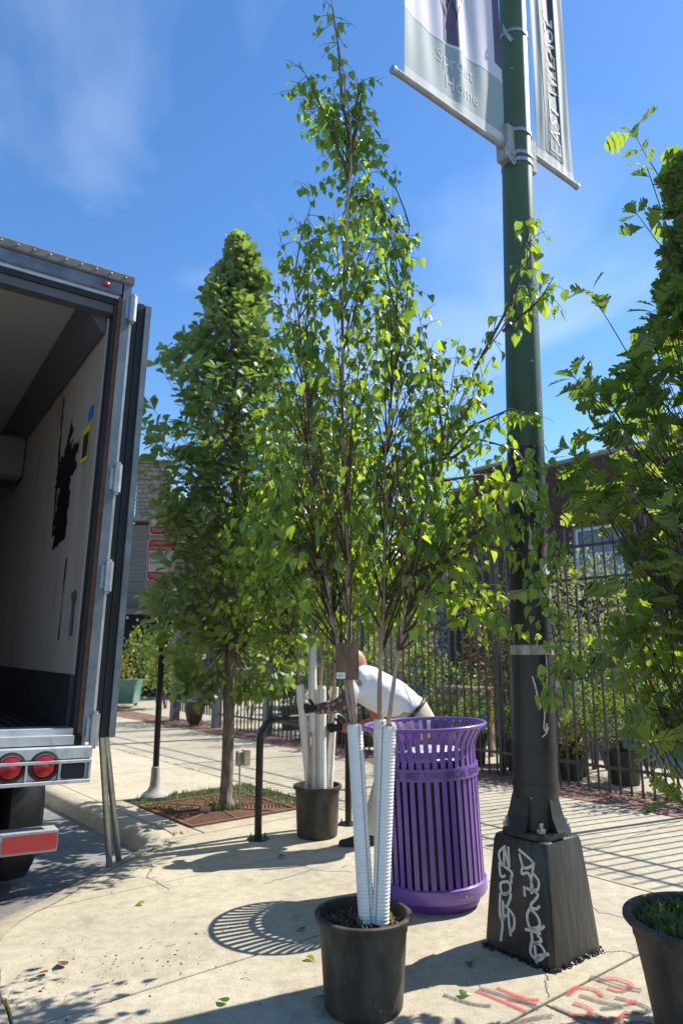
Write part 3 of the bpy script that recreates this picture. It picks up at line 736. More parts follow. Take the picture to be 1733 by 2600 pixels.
def mesh_leaves(name, L, tpl, m, parent, rng, kind='stuff'):
    """L: list of (pos, 3x3 frame, size) in world space -> one mesh"""
    tv, tf = tpl; k = len(tv); n = len(L)
    Rm = np.array([np.array(f_) * s_ for _, f_, s_ in L]); P = np.array([tuple(p) for p, _, _ in L])
    V = np.einsum('nij,kj->nki', Rm, tv) + P[:, None, :]
    if parent is not None: V = V - np.array(wmat(parent).translation)
    V = V.reshape(-1, 3)
    F = np.array(tf)[None] + (np.arange(n) * k)[:, None, None]; F = F.reshape(-1, 4)
    me = bpy.data.meshes.new(name)
    me.vertices.add(len(V)); me.vertices.foreach_set('co', V.astype(np.float32).ravel())
    me.loops.add(F.size); me.loops.foreach_set('vertex_index', F.astype(np.int32).ravel())
    me.polygons.add(len(F)); me.polygons.foreach_set('loop_start', np.arange(0, F.size, 4, dtype=np.int32)); me.polygons.foreach_set('loop_total', np.full(len(F), 4, dtype=np.int32))
    me.update(calc_edges=True)
    me.polygons.foreach_set('use_smooth', [True] * len(F))
    at = me.attributes.new('rnd', 'FLOAT', 'FACE'); rv = np.repeat(np.array([rng.random() for _ in range(n)]), len(tf)); at.data.foreach_set('value', rv.astype(np.float32))
    me.materials.append(m); o = bpy.data.objects.new(name, me); COL.objects.link(o)
    if parent is not None: o.parent = parent
    if kind: o['kind'] = kind
    return o
def leaf_objects(L, tpl, m, parent, count, rng, name='leaf'):
    """the `count` leaves nearest to the camera become objects of their own; returns the others"""
    cp = Vector((0, 0, 1.5))
    def infr(p):
        d = p - cp; return abs(d.x / max(d.y, .1)) < .5
    L = sorted(L, key=lambda q: (not infr(q[0]), (q[0] - cp).length - q[2] * 3))
    mes = []
    for v_ in range(3):
        me = bpy.data.meshes.new(name); tv = tpl[0].copy(); tv[:, 2] *= (1, .4, 1.7)[v_]
        me.from_pydata(tv.tolist(), [], tpl[1]); me.materials.append(m); me.polygons.foreach_set('use_smooth', [True] * len(tpl[1])); mes.append(me)
    base = wmat(parent).translation
    for i, (p, f_, s_) in enumerate(L[:count]):
        o = bpy.data.objects.new(name, mes[i % 3]); COL.objects.link(o); o.parent = parent
        o.matrix_local = Matrix.Translation(p - base) @ (f_ * s_).to_4x4()
    return L[count:]
def rv(rng, s=1): return Vector((rng.gauss(0, s), rng.gauss(0, s), rng.gauss(0, s)))
def curve(p0, p1, bend, k=6):
    """gentle arc from p0 to p1"""
    m_ = (p0 + p1) / 2 + bend; return [(1 - t) ** 2 * p0 + 2 * t * (1 - t) * m_ + t * t * p1 for t in [i / k for i in range(k + 1)]]
def at_t(pts, t):
    x = t * (len(pts) - 1); i = min(int(x), len(pts) - 2); return pts[i].lerp(pts[i + 1], x - i)
def interp(tab, z):
    if z <= tab[0][0]: return tab[0][1:]
    for a, b in zip(tab, tab[1:]):
        if a[0] <= z <= b[0]:
            t = (z - a[0]) / (b[0] - a[0]); return tuple(x + (y - x) * t for x, y in zip(a[1:], b[1:]))
    return tab[-1][1:]

def birch_twig(rng, tw, L, p, d, ln, lsz, dens=1.0):
    """thin shoot with alternate leaves that hang from fine stalks"""
    q = p + d * ln + Vector((0, 0, -.25 * ln)); pts = curve(p, q, Vector((0, 0, .16 * ln)) + rv(rng, .02 * ln), 4)
    tw.tube(pts, [.0022, .002, .0016, .0012, .0008], 3, False)
    n_ = max(2, int(ln / .042 * dens))
    for i in range(n_):
        t = .15 + .85 * (i + rng.random() * .6) / n_
        b = at_t(pts, min(t, 1)); a = rng.uniform(0, 6.283)
        o_ = Vector((math.cos(a), math.sin(a), 0))
        dd = (o_ * rng.uniform(.1, .65) + d * .2 + Vector((0, 0, -rng.uniform(.35, 1.2)))).normalized()
        st_ = b + (o_ * .6 + Vector((0, 0, -.2))).normalized() * .018
        nrm = Vector((0, 0, 1)) * rng.uniform(-.1, .7) + o_ * .6 + rv(rng, .7)
        L.append((st_, frame(dd, nrm), lsz * (rng.uniform(.42, .75) if rng.random() < .3 else rng.uniform(.7, 1.18))))

def birch(name, loc, label, stems, prof, rng, lsz, nbr, cx, cy, label_group=None, extra=(), zb=None, dens=1.0, nobj=300, depth=.8, clean=3):
    tr = empty(name, loc, label, 'tree')
    L = []; tw = MB(); bm_ = MB()
    zmin, zmax = prof[0][0], prof[-1][0]
    paths = []
    for pts, r0, r1 in stems:
        pts = [Vector(p) for p in pts]; sp_ = []
        for i in range(len(pts) - 1):
            p0 = pts[max(i - 1, 0)]; p1 = pts[i]; p2 = pts[i + 1]; p3 = pts[min(i + 2, len(pts) - 1)]
            for q in range(4):
                t = q / 4; sp_.append(.5 * ((2 * p1) + (p2 - p0) * t + (2 * p0 - 5 * p1 + 4 * p2 - p3) * t * t + (3 * p1 - p0 - 3 * p2 + p3) * t ** 3) + rv(rng, .003))
        sp_.append(pts[-1]); n_ = len(sp_)
        mb = MB(); mb.tube(sp_, [r0 + (r1 - r0) * (i / (n_ - 1)) ** .8 for i in range(n_)], 9); mb.build('stem', M['barkb'], tr, smooth=True)
        paths.append((sp_, r0, r1))
    ga = 0; wmax = max(q[2] - q[1] for q in prof)
    for k in range(nbr):
        # pick a height for the branch tip, biased to the broad lower crown
        while True:
            z = zmin + (zmax - zmin) * rng.random(); lo, hi = interp(prof, z)
            if rng.random() < ((hi - lo) / wmax) ** 1.35: break
        ga += 2.39996 + rng.uniform(-.4, .4); c, s_ = math.cos(ga), math.sin(ga)
        rx = (hi - cx) if c > 0 else (cx - lo); ry = depth * .5 * ((hi - cx) + (cx - lo)); rad = (rng.uniform(.55, 1.0) if rng.random() < .8 else rng.uniform(.2, .6)) * (1 + .17 * math.sin(2.3 * ga + 4.1 * z) + .10 * math.sin(9 * z + ga))
        tip = Vector((cx + rx * c * rad, cy + ry * s_ * rad, z))
        # stem nearest to the tip
        bz = max((zb or zmin) - .12 + .55 * rng.random() ** 1.3, z - .22 - .5 * rad * max(rx, ry) - rng.uniform(0, .25)); bz = min(bz, z - .04)
        best = min(paths, key=lambda q: min((Vector((v.x, v.y, 0)) - Vector((tip.x, tip.y, 0))).length + abs(v.z - bz) * 1.2 for v in q[0]))
        bi = min(range(len(best[0])), key=lambda i: abs(best[0][i].z - bz)); b = best[0][bi]
        if b.z > z - .1: b = Vector((b.x, b.y, b.z))
        ln = (tip - b).length
        if ln < .08: continue
        pts = curve(b, tip, Vector((0, 0, .10 * ln)) + rv(rng, .05 * ln), 6)
        r0 = min(.008, .0022 + .0045 * ln)
        (bm_ if r0 > .006 else tw).tube(pts, [r0 * (1 - .8 * i / 6) for i in range(7)], 5, False)
        d = (tip - b).normalized()
        ntw = max(2, int(ln / .075))
        for i in range(ntw):
            t0_ = .5 if z < 2.3 else .3
            t = t0_ + (1 - t0_) * (i + rng.random()) / ntw
            p = at_t(pts, min(1, t)); a = rv(rng); a = (a - d * a.dot(d)).normalized()
            dd = (d * rng.uniform(.2, .9) + a * .9 + Vector((0, 0, rng.uniform(-.5, .35)))).normalized()
            birch_twig(rng, tw, L, p, dd, rng.uniform(.07, .2), lsz, dens)
        birch_twig(rng, tw, L, pts[-1], d, rng.uniform(.08, .16), lsz, dens)
    for pts, lsp in extra:           # individually placed long drooping limbs
        pts = [Vector(p) for p in pts]; n_ = len(pts)
        bm_.tube(pts, [.009 * (1 - .85 * i / (n_ - 1)) for i in range(n_)], 5, False)
        tot = sum((pts[i + 1] - pts[i]).length for i in range(n_ - 1))
        for i in range(int(tot / .032)):
            t = lsp + (1 - lsp) * (i + rng.random()) / int(tot / .032); p = at_t(pts, min(1, t)); a = rng.uniform(0, 6.283)
            dd = Vector((math.cos(a), math.sin(a), rng.uniform(-.8, .3))).normalized()
            birch_twig(rng, tw, L, p, dd, rng.uniform(.06, .16), lsz, dens)
    if bm_.v: bm_.build('branches', M['twig'], tr, smooth=True, kind='stuff')
    tw.build('twigs', M['twig'], tr, kind='stuff')
    def hides(p):      # lower stems are clean of shoots on their open side
        if p.z > 2.9: return False
        for sp_, _, _ in paths[:clean]:
            q = min(sp_, key=lambda v: abs(v.z - p.z))
            if abs(p.x - q.x) < .075 and p.y < q.y + .05: return True
        return False
    L = [q for q in L if not (hides(q[0]) and rng.random() < .8)]
    rest = leaf_objects(L, BIRCH, M['leaf_birch'], tr, nobj, rng)
    mesh_leaves('foliage', rest, BIRCH, M['leaf_birch'], tr, rng)
    return tr, len(L)

rb = random.Random(21)
stA = ([(.110, 3.372, .30), (.068, 3.386, 1.1), (.064, 3.388, 1.18), (.040, 3.38, 1.40), (.027, 3.38, 1.895), (.019, 3.4, 2.328), (.002, 3.42, 3.217), (.037, 3.42, 3.82), (.05, 3.42, 4.298), (-.022, 3.42, 4.856), (-.072, 3.42, 5.26)], .020, .0025)
stB = ([(.106, 3.378, .30), (.052, 3.402, 1.1), (.047, 3.406, 1.18), (.008, 3.44, 1.42), (-.062, 3.5, 1.737), (-.143, 3.55, 2.25), (-.183, 3.6, 2.733), (-.223, 3.62, 3.163), (-.253, 3.62, 3.60)], .017, .0025)
stC = ([(.176, 3.44, .30), (.178, 3.458, 1.1), (.176, 3.46, 1.18), (.194, 3.48, 1.589), (.226, 3.55, 2.137), (.23, 3.58, 2.488), (.285, 3.62, 2.987), (.356, 3.65, 3.516), (.386, 3.65, 3.866)], .016, .0025)
stD = ([(.168, 3.36, .30), (.208, 3.397, 1.08), (.216, 3.402, 1.17), (.267, 3.38, 1.486), (.332, 3.36, 1.83), (.457, 3.34, 2.357), (.661, 3.32, 2.864), (.843, 3.3, 3.156), (.965, 3.3, 3.60)], .015, .0025)
prof1 = [(1.60, -.28, .60), (1.72, -.42, .86), (1.90, -.46, .92), (2.11, -.52, .92), (2.33, -.50, .90), (2.55, -.47, .84), (2.78, -.44, .78), (3.02, -.41, .62), (3.26, -.39, .55), (3.5, -.42, .46), (3.76, -.37, .38), (3.94, -.24, .26), (4.15, -.17, .16), (4.42, -.22, .15), (4.70, -.24, .09), (4.95, -.10, .05)]
limbs = [([(.30, 3.37, 1.687), (.44, 3.3, 1.88), (.62, 3.2, 1.97), (.80, 3.15, 1.93), (.90, 3.12, 1.72), (.92, 3.1, 1.50), (.90, 3.1, 1.30)], .45),
         ([(.457, 3.34, 2.357), (.62, 3.25, 2.55), (.80, 3.2, 2.62), (.90, 3.18, 2.58)], .3),
         ([(.661, 3.32, 2.864), (.80, 3.28, 3.12), (.93, 3.25, 3.4), (.95, 3.25, 3.68)], .1),
         ([(.80, 3.28, 3.05), (.98, 3.25, 3.2), (1.06, 3.25, 3.33)], .3),
         ([(.332, 3.36, 1.83), (.58, 3.3, 2.02), (.78, 3.25, 2.12), (.97, 3.2, 2.02), (1.03, 3.2, 1.85)], .3),
         ([(.332, 3.36, 1.83), (.34, 3.7, 1.9), (.36, 3.98, 1.86), (.34, 4.12, 1.72)], .35), ([(.226, 3.55, 1.95), (.4, 3.85, 2.15), (.55, 4.1, 2.2), (.62, 4.25, 2.1)], .35), ([(.30, 3.37, 1.70), (.5, 3.45, 1.78), (.72, 3.5, 1.72), (.88, 3.5, 1.58)], .3), ([(.457, 3.34, 2.3), (.7, 3.45, 2.36), (.92, 3.5, 2.3), (1.02, 3.5, 2.15)], .25),
         ([(.457, 3.34, 2.357), (.66, 3.3, 2.5), (.84, 3.3, 2.45), (.95, 3.3, 2.28)], .25),
         ([(.05, 3.42, 4.2), (.0, 3.42, 4.5), (-.02, 3.42, 4.85), (-.05, 3.42, 5.1)], .0), ([(.04, 3.42, 4.0), (-.06, 3.4, 4.3), (-.16, 3.4, 4.55), (-.22, 3.4, 4.68)], .2), ([(.05, 3.42, 4.15), (.10, 3.42, 4.4), (.12, 3.42, 4.6)], .2),
         ([(-.062, 3.5, 1.737), (-.2, 3.5, 2.0), (-.36, 3.48, 2.1), (-.5, 3.46, 2.0)], .3)]
t1, n1_ = birch('birch_tree', (.12, 3.40, 0), 'multi-stemmed young birch with white trunk guards in the pot beside the purple bin', [stA, stB, stC, stD], prof1, rb, .063, 285, .10, 3.62, extra=limbs, dens=.95, depth=1.12)
stE = [([(-.24, 6.2, .36), (-.25, 6.2, 1.6), (-.25, 6.22, 2.3), (-.2, 6.25, 3.2), (-.15, 6.28, 3.9)], .018, .003), ([(-.2, 6.23, .36), (-.172, 6.22, 1.2), (-.17, 6.2, 1.9), (-.1, 6.2, 2.7), (-.05, 6.15, 3.5)], .017, .003),
       ([(-.16, 6.25, .36), (-.065, 6.2, 1.2), (-.01, 6.15, 1.9), (.12, 6.1, 2.7)], .016, .003), ([(-.26, 6.2, .36), (-.355, 6.18, 1.22), (-.46, 6.15, 1.8), (-.6, 6.1, 2.6), (-.66, 6.1, 3.1)], .015, .003)]
prof2 = [(1.45, -.75, .2), (1.7, -.95, .3), (2.1, -1.05, .45), (2.6, -1.0, .5), (3.1, -.85, .4), (3.5, -.6, .25), (3.9, -.3, 0)]
t2, n2_ = birch('birch_tree', (-.2, 6.23, 0), 'second potted birch behind the bike rack, held by the worker', stE, prof2, rb, .068, 230, -.28, 6.2, dens=.95)

# ---------------------------------------------------------------- oaks
def oak(name, loc, label, trunk, prof, cx, cy, rng, tpl, lm, lsz, nsh, nl, bark, zfork, nobj=300, fill=.45, depth=1.0, leanfac=.5, out=None):
    tr = empty(name, loc, label, 'tree')
    pts = [Vector(p) for p, _ in trunk]; rs = [r_ for _, r_ in trunk]
    sp_ = []; sr = []
    for i in range(len(pts) - 1):
        for q in range(5):
            t = q / 5; sp_.append(pts[i].lerp(pts[i + 1], t) + Vector((rng.gauss(0, .004), rng.gauss(0, .004), 0))); sr.append(rs[i] + (rs[i + 1] - rs[i]) * t)
    sp_.append(pts[-1]); sr.append(rs[-1])
    mb = MB(); mb.tube(sp_, sr, 12); mb.build('trunk', M[bark], tr, smooth=True)
    L = []; tw = MB(); bm_ = MB(); zmin, zmax = prof[0][0], prof[-1][0]; ga = 0
    shoots = []
    for k in range(nsh):
        z = zmin + (zmax - zmin) * rng.random(); lo, hi = interp(prof, z)
        ga += 2.39996 + rng.uniform(-.5, .5); c, s_ = math.cos(ga), math.sin(ga)
        rx = (hi - cx) if c > 0 else (cx - lo); ry = depth * .5 * (hi - lo)
        rad = 1 - fill * rng.random() ** 1.6 if rng.random() < .85 else rng.uniform(.1, .6)
        rad *= 1 + .16 * math.sin(3 * ga + 5 * z) + .20 * math.sin(7.3 * z + 2 * ga) + rng.gauss(0, .10)
        shoots.append((Vector((cx + rx * c * rad, cy + ry * s_ * rad, z)), Vector((c, s_, 0)), rad))
    for p in (out or []): shoots.append((Vector(p[0]), Vector(p[1]).normalized(), 1.0))
    axis = lambda z: min(sp_, key=lambda v: abs(v.z - z))
    for (p, o_, rad) in shoots:
        b = axis(max(zfork, p.z - .35 - .5 * (Vector((p.x, p.y, 0)) - Vector((cx, cy, 0))).length))
        pts2 = curve(b, p, o_ * .08 + Vector((0, 0, -.05)) + rv(rng, .03), 5); ln = (p - b).length
        (bm_ if ln > .35 else tw).tube(pts2, [max(.0025, (.0025 + .0042 * ln) * (1 - .8 * i / 5)) for i in range(6)], 5, False)
        d = ((p - pts2[-2]).normalized() + Vector((0, 0, leanfac)) + o_ * .25).normalized()
        ln2 = lsz * rng.uniform(.7, 1.5); nn = max(4, int(nl * rng.uniform(.7, 1.3)))
        tip = p + d * ln2; tw.tube([p, (p + tip) / 2, tip], [.003, .0025, .002], 4, False)
        a0 = rng.uniform(0, 6.283); x_ = d.orthogonal().normalized(); y_ = d.cross(x_)
        for i in range(nn):
            t = 1 - (i / nn) ** 1.4 if i > nn * .45 else rng.uniform(.9, 1)
            a = a0 + i * 2.39996; s2 = x_ * math.cos(a) + y_ * math.sin(a)
            sp2 = rng.uniform(.55, 1.25); dd = (d * (1.0 - .25 * sp2) + s2 * sp2 + Vector((0, 0, -.22)) + rv(rng, .15)).normalized()
            nrm = d * .9 - s2 * .25 + rv(rng, .42)
            L.append((p + d * ln2 * t + s2 * .006, frame(dd, nrm), lsz * rng.uniform(.65, 1.12)))
    if bm_.v: bm_.build('branches', M[bark], tr, smooth=True)
    tw.build('twigs', M['twig'], tr, kind='stuff')
    rest = leaf_objects(L, tpl, lm, tr, nobj, rng)
    mesh_leaves('foliage', rest, tpl, lm, tr, rng)
    return tr, len(L)
ro = random.Random(8)
prof3 = [(1.14, -1.42, -.78), (1.25, -1.58, -.62), (1.5, -1.68, -.50), (2.0, -1.70, -.42), (2.35, -1.70, -.36), (2.9, -1.76, -.34), (3.27, -1.86, -.38), (3.98, -1.76, -.58), (4.5, -1.64, -.80), (4.93, -1.52, -.90), (5.3, -1.34, -.96), (5.6, -1.24, -1.02), (5.88, -1.14, -1.08)]
t3, n3_ = oak('oak_tree', tuple(ct), 'narrow street oak with grey trunk growing through the rusty grate', [((ct.x, ct.y, -.02), .090), ((ct.x - .005, ct.y, .10), .062), ((ct.x - .01, ct.y, 1.3), .052), ((ct.x + .0, ct.y, 2.6), .045), ((ct.x - .03, ct.y, 4.2), .03), ((-1.10, 7.25, 5.85), .008)],
              prof3, -1.16, 7.25, ro, OAK, M['leaf_oak'], .138, 1000, 8.5, 'barko', 1.45, out=[((-1.95, 7.1, 3.95), (-1, 0, .6)), ((-2.0, 7.1, 3.72), (-1, 0, .4)), ((-1.86, 7.15, 3.65), (-.8, -.3, .5)), ((-1.97, 7.05, 3.2), (-1, -.2, .3))])
prof4 = [(.82, 1.66, 2.0), (.97, 1.50, 2.2), (1.11, 1.42, 2.3), (1.4, 1.40, 2.36), (1.78, 1.36, 2.4), (2.08, 1.29, 2.4), (2.33, 1.25, 2.38), (2.5, 1.33, 2.35), (2.7, 1.32, 2.3), (2.95, 1.58, 2.2), (3.15, 1.66, 2.1), (3.3, 1.76, 2.05), (3.5, 1.80, 2.0), (3.7, 1.82, 1.9), (3.85, 1.84, 1.9)]
t4, n4_ = oak('oak_tree', (1.72, 3.2, 0), 'dark potted oak with deeply lobed leaves beside the lamp post', [((1.60, 3.12, .38), .03), ((1.66, 3.16, 1.0), .027), ((1.72, 3.22, 2.4), .02), ((1.72, 3.25, 3.9), .006)],
              prof4, 1.76, 3.28, ro, LOBED, M['leaf_lobed'], .138, 460, 7, 'barkd', .75, fill=.6, depth=.85, leanfac=.25,
              out=[((1.60, 3.25, 3.82), (-.5, 0, 1)), ((1.58, 3.25, 4.0), (-.6, 0, 1)), ((1.32, 3.25, 3.08), (-1, 0, .4)), ((1.18, 3.2, 2.66), (-1, -.2, .3)), ((1.12, 3.2, 2.33), (-1, 0, .2)), ((1.28, 3.1, 1.25), (-1, -.2, .2)), ((1.30, 3.05, 1.05), (-1, 0, -.1)), ((1.42, 3.1, .84), (-.8, 0, -.3)), ((1.2, 3.2, 2.05), (-1, 0, .1)), ((1.28, 3.2, 1.62), (-1, 0, .2)), ((1.56, 3.2, 3.5), (-1, 0, .8))])

# ---------------------------------------------------------------- garden plants behind the fence
def blob_leaves(rng, c, rad, n, lsz, up=.5, hollow=.45):
    L = []
    ph = [rng.uniform(0, 6.28) for _ in range(6)]
    for _ in range(n):
        d = rv(rng).normalized(); k = 1 + .18 * math.sin(3 * math.atan2(d.y, d.x) + ph[0] + 2 * d.z) + .15 * math.sin(5 * d.z + ph[1] + 2 * math.atan2(d.y, d.x))
        r_ = (hollow + (1 - hollow) * rng.random() ** .5) * k
        p = Vector(c) + Vector((d.x * rad[0] * r_, d.y * rad[1] * r_, d.z * rad[2] * r_))
        dd = (d + Vector((0, 0, up)) + rv(rng, .6)).normalized(); L.append((p, frame(dd, d + Vector((0, 0, .6)) + rv(rng, .5)), lsz * rng.uniform(.6, 1.2)))
    return L
def plant(name, label, base, c, rad, n, lsz, lm, tpl=SIMPLE, cat='shrub', pot=None, potmat='pot', group=None, flowers=None, stems=6, up=.5, seed=1, hollow=.45):
    rng = random.Random(seed); base = Vector(base)
    o = empty(name, base, label, cat, group)
    st = MB(); z0 = (pot[1] - .04) if pot else -.01
    for k in range(stems):
        a = rng.uniform(0, 6.28); q = Vector(c) + Vector((math.cos(a) * rad[0] * .5, math.sin(a) * rad[1] * .5, rng.uniform(-.2, .5) * rad[2]))
        st.tube(curve(Vector((base.x + math.cos(a) * .03, base.y + math.sin(a) * .03, z0)), q, rv(rng, .05), 4), [.012, .010, .008, .006, .004], 5, False)
    st.build('stems', M['twig'], o, smooth=True)
    mesh_leaves('foliage', blob_leaves(rng, c, rad, n, lsz, up, hollow), tpl, lm, o, rng)
    if flowers:
        fm, nf, fs_ = flowers
        for k in range(nf):
            d = rv(rng).normalized(); d.z = abs(d.z); d.y = -abs(d.y) if rng.random() < .7 else d.y; p = Vector(c) + Vector((d.x * rad[0], d.y * rad[1], d.z * rad[2]))
            fm_ = MB()
            for i in range(6):
                a = 6.283 * i / 6; u_ = Vector((math.cos(a), math.sin(a), .35)) * fs_; v_ = Vector((-math.sin(a), math.cos(a), 0)) * fs_ * .45
                fm_.add([p, p + u_ * .6 - v_, p + u_, p + u_ * .6 + v_], [(0, 1, 2, 3)])
            fm_.build('flower', M[fm], o)
    if pot:
        pr, ph = pot
        mb = MB(); mb.lathe([(.001, 0), (pr * .78, 0), (pr * .97, ph - .05), (pr * 1.06, ph - .05), (pr * 1.06, ph), (pr * .96, ph), (pr * .93, ph - .05), (.001, ph - .05)], 20, base); p_ = mb.build('pot', M[potmat], o, smooth=True, angle=40)
    return o
G = lambda s_, n_: SN(s_, n_, 0)
plant('variegated_shrub', 'large pale variegated shrub glowing behind the fence under the window', G(5.35, 8.6), G(5.35, 8.6) + Vector((0, 0, 2.05)), (.62, .62, .72), 2600, .055, M['leaf_pale'], seed=1, stems=8)
plant('dark_shrub', 'dark green bush beneath the pale variegated shrub', G(5.2, 8.7), G(5.2, 8.7) + Vector((0, 0, 1.2)), (.7, .5, .45), 1300, .06, M['leaf_shrub'], seed=2)
plant('boxwood_shrub', 'rounded bright boxwood standing in a dark pot against the fence', G(4.55, 7.95), G(4.55, 7.95) + Vector((0, 0, .78)), (.50, .42, .36), 3600, .030, M['leaf_shrub'], pot=(.2, .36), seed=3)
plant('boxwood_shrub', 'taller boxwood in a dark pot behind the lamp post', G(5.25, 8.0), G(5.25, 8.0) + Vector((0, 0, .72)), (.38, .36, .36), 2400, .030, M['leaf_shrub'], pot=(.2, .34), seed=4)
plant('croton_plant', 'yellow and red leaved potted plant low behind the fence', G(5.1, 7.72), G(5.1, 7.72) + Vector((0, 0, .48)), (.2, .18, .22), 240, .11, M['leaf_yellow'], NARROW, 'plant', pot=(.15, .26), seed=5)
plant('flower_basket', 'white tub of orange flowers behind the fence', G(5.45, 8.3), G(5.45, 8.3) + Vector((0, 0, 1.22)), (.26, .24, .14), 300, .05, M['leaf_shrub'], cat='flowers', pot=(.17, 1.12), potmat='signwhite', flowers=('petalorange', 26, .035), seed=6)
plant('rose_bush', 'bush with red blooms behind the fence right of the lamp post', G(4.6, 8.6), G(4.6, 8.6) + Vector((0, 0, 1.05)), (.5, .4, .4), 900, .055, M['leaf_shrub'], flowers=('petalred', 14, .04), seed=7)
plant('leafy_shrub', 'yellow green leafy shrub behind the dark oak', G(3.6, 8.2), G(3.6, 8.2) + Vector((0, 0, 1.1)), (.6, .5, .7), 1200, .07, M['leaf_shrub'], seed=8)
plant('leafy_shrub', 'deep green shrub near the end of the garden', G(2.2, 8.4), G(2.2, 8.4) + Vector((0, 0, 1.0)), (.7, .5, .8), 1000, .08, M['leaf_dark'], seed=9)
plant('arborvitae', 'narrow dark conifer column just left of the lamp post behind the fence', G(6.25, 8.1), G(6.25, 8.1) + Vector((0, 0, 1.25)), (.24, .24, 1.15), 1700, .07, M['leaf_dark'], NARROW, 'conifer', pot=(.2, .35), seed=10)
plant('arborvitae', 'conifer column behind the worker and the bike rack', G(9.6, 8.2), G(9.6, 8.2) + Vector((0, 0, 1.35)), (.30, .30, 1.2), 1700, .08, M['leaf_dark'], NARROW, 'conifer', pot=(.24, .4), seed=11)
plant('arborvitae', 'conifer column between the gate post and the street oak', G(11.6, 8.3), G(11.6, 8.3) + Vector((0, 0, 1.4)), (.34, .34, 1.3), 1500, .09, M['leaf_dark'], NARROW, 'conifer', pot=(.24, .4), seed=12)
plant('maple_shrub', 'dark reddish bush behind the purple bin and fence', G(6.9, 8.8), G(6.9, 8.8) + Vector((0, 0, 1.5)), (.6, .5, .6), 1100, .07, leafmat('bronze leaf', (.10, .055, .03), (.12, .07, .04), (.25, .12, .04), .3), seed=13)
plant('leafy_shrub', 'broad bright green shrub behind the fence above the bin', G(7.6, 8.5), G(7.6, 8.5) + Vector((0, 0, .85)), (.6, .5, .5), 1500, .055, M['leaf_shrub'], seed=14)
plant('geranium', 'potted red geranium beyond the worker', G(7.9, 8.0), G(7.9, 8.0) + Vector((0, 0, 1.3)), (.35, .3, .3), 500, .06, M['leaf_shrub'], cat='flowers', flowers=('petalred', 16, .045), pot=(.18, .7), seed=15)
plant('geranium', 'tall red flowers behind the fence over the worker', G(8.5, 8.5), G(8.5, 8.5) + Vector((0, 0, 1.65)), (.45, .3, .35), 700, .06, M['leaf_shrub'], cat='flowers', flowers=('petalred', 16, .05), seed=16)
plant('marigold', 'orange and yellow flowers low behind the fence', G(8.9, 7.9), G(8.9, 7.9) + Vector((0, 0, .55)), (.35, .3, .22), 500, .05, M['leaf_shrub'], cat='flowers', flowers=('petalyellow', 18, .04), pot=(.2, .35), seed=17)
plant('leafy_shrub', 'big light green shrub behind the leaning birch stems', G(10.3, 8.6), G(10.3, 8.6) + Vector((0, 0, 1.4)), (.7, .6, 1.0), 2000, .075, M['leaf_shrub'], seed=18)
plant('leafy_shrub', 'sunlit tall shrub at the grey gate post', G(11.2, 9.3), G(11.2, 9.3) + Vector((0, 0, 1.6)), (.8, .7, 1.2), 1800, .09, M['leaf_shrub'], seed=19)
plant('leafy_shrub', 'tall shrub behind the picket gate', G(13.6, 8.6), G(13.6, 8.6) + Vector((0, 0, 1.6)), (.9, .8, 1.3), 1600, .10, M['leaf_shrub'], seed=20)
plant('leafy_shrub', 'wide hedge-like shrub against the grey annex wall', G(11.4, 12.6), G(11.4, 12.6) + Vector((0, 0, 1.5)), (.9, .6, 1.0), 1700, .08, M['leaf_dark'], seed=21)
plant('leafy_shrub', 'dark bush against the brick building wall', G(8.6, 12.0), G(8.6, 12.0) + Vector((0, 0, 1.4)), (.9, .6, .9), 1500, .08, M['leaf_dark'], seed=22)
plant('leafy_shrub', 'pale leafy bush against the brick wall near the window', G(6.6, 11.2), G(6.6, 11.2) + Vector((0, 0, 1.2)), (.8, .6, .8), 1300, .08, M['leaf_shrub'], seed=23)
POTWHERE = ['beside the square grey fence post', 'at the foot of the conifer behind the worker', 'standing behind the low marigolds', 'at the foot of the conifer near the lamp post', 'between the boxwood and the conifer near the lamp post', 'in front of the potting bench', 'beside the potted red geranium']
for i, (s_, n_) in enumerate([(9.95, 7.75), (9.35, 7.72), (8.9, 8.35), (6.6, 7.72), (5.85, 7.75), (7.3, 7.75), (8.2, 7.75)]):
    plant('potted_plant', 'small leafy plant in dark pot ' + POTWHERE[i], G(s_, n_), G(s_, n_) + Vector((0, 0, .62)), (.26, .24, .26), 420, .06, M['leaf_shrub'], cat='potted plant', pot=(.2, .4), group='nursery pots along the inside of the fence', seed=30 + i)
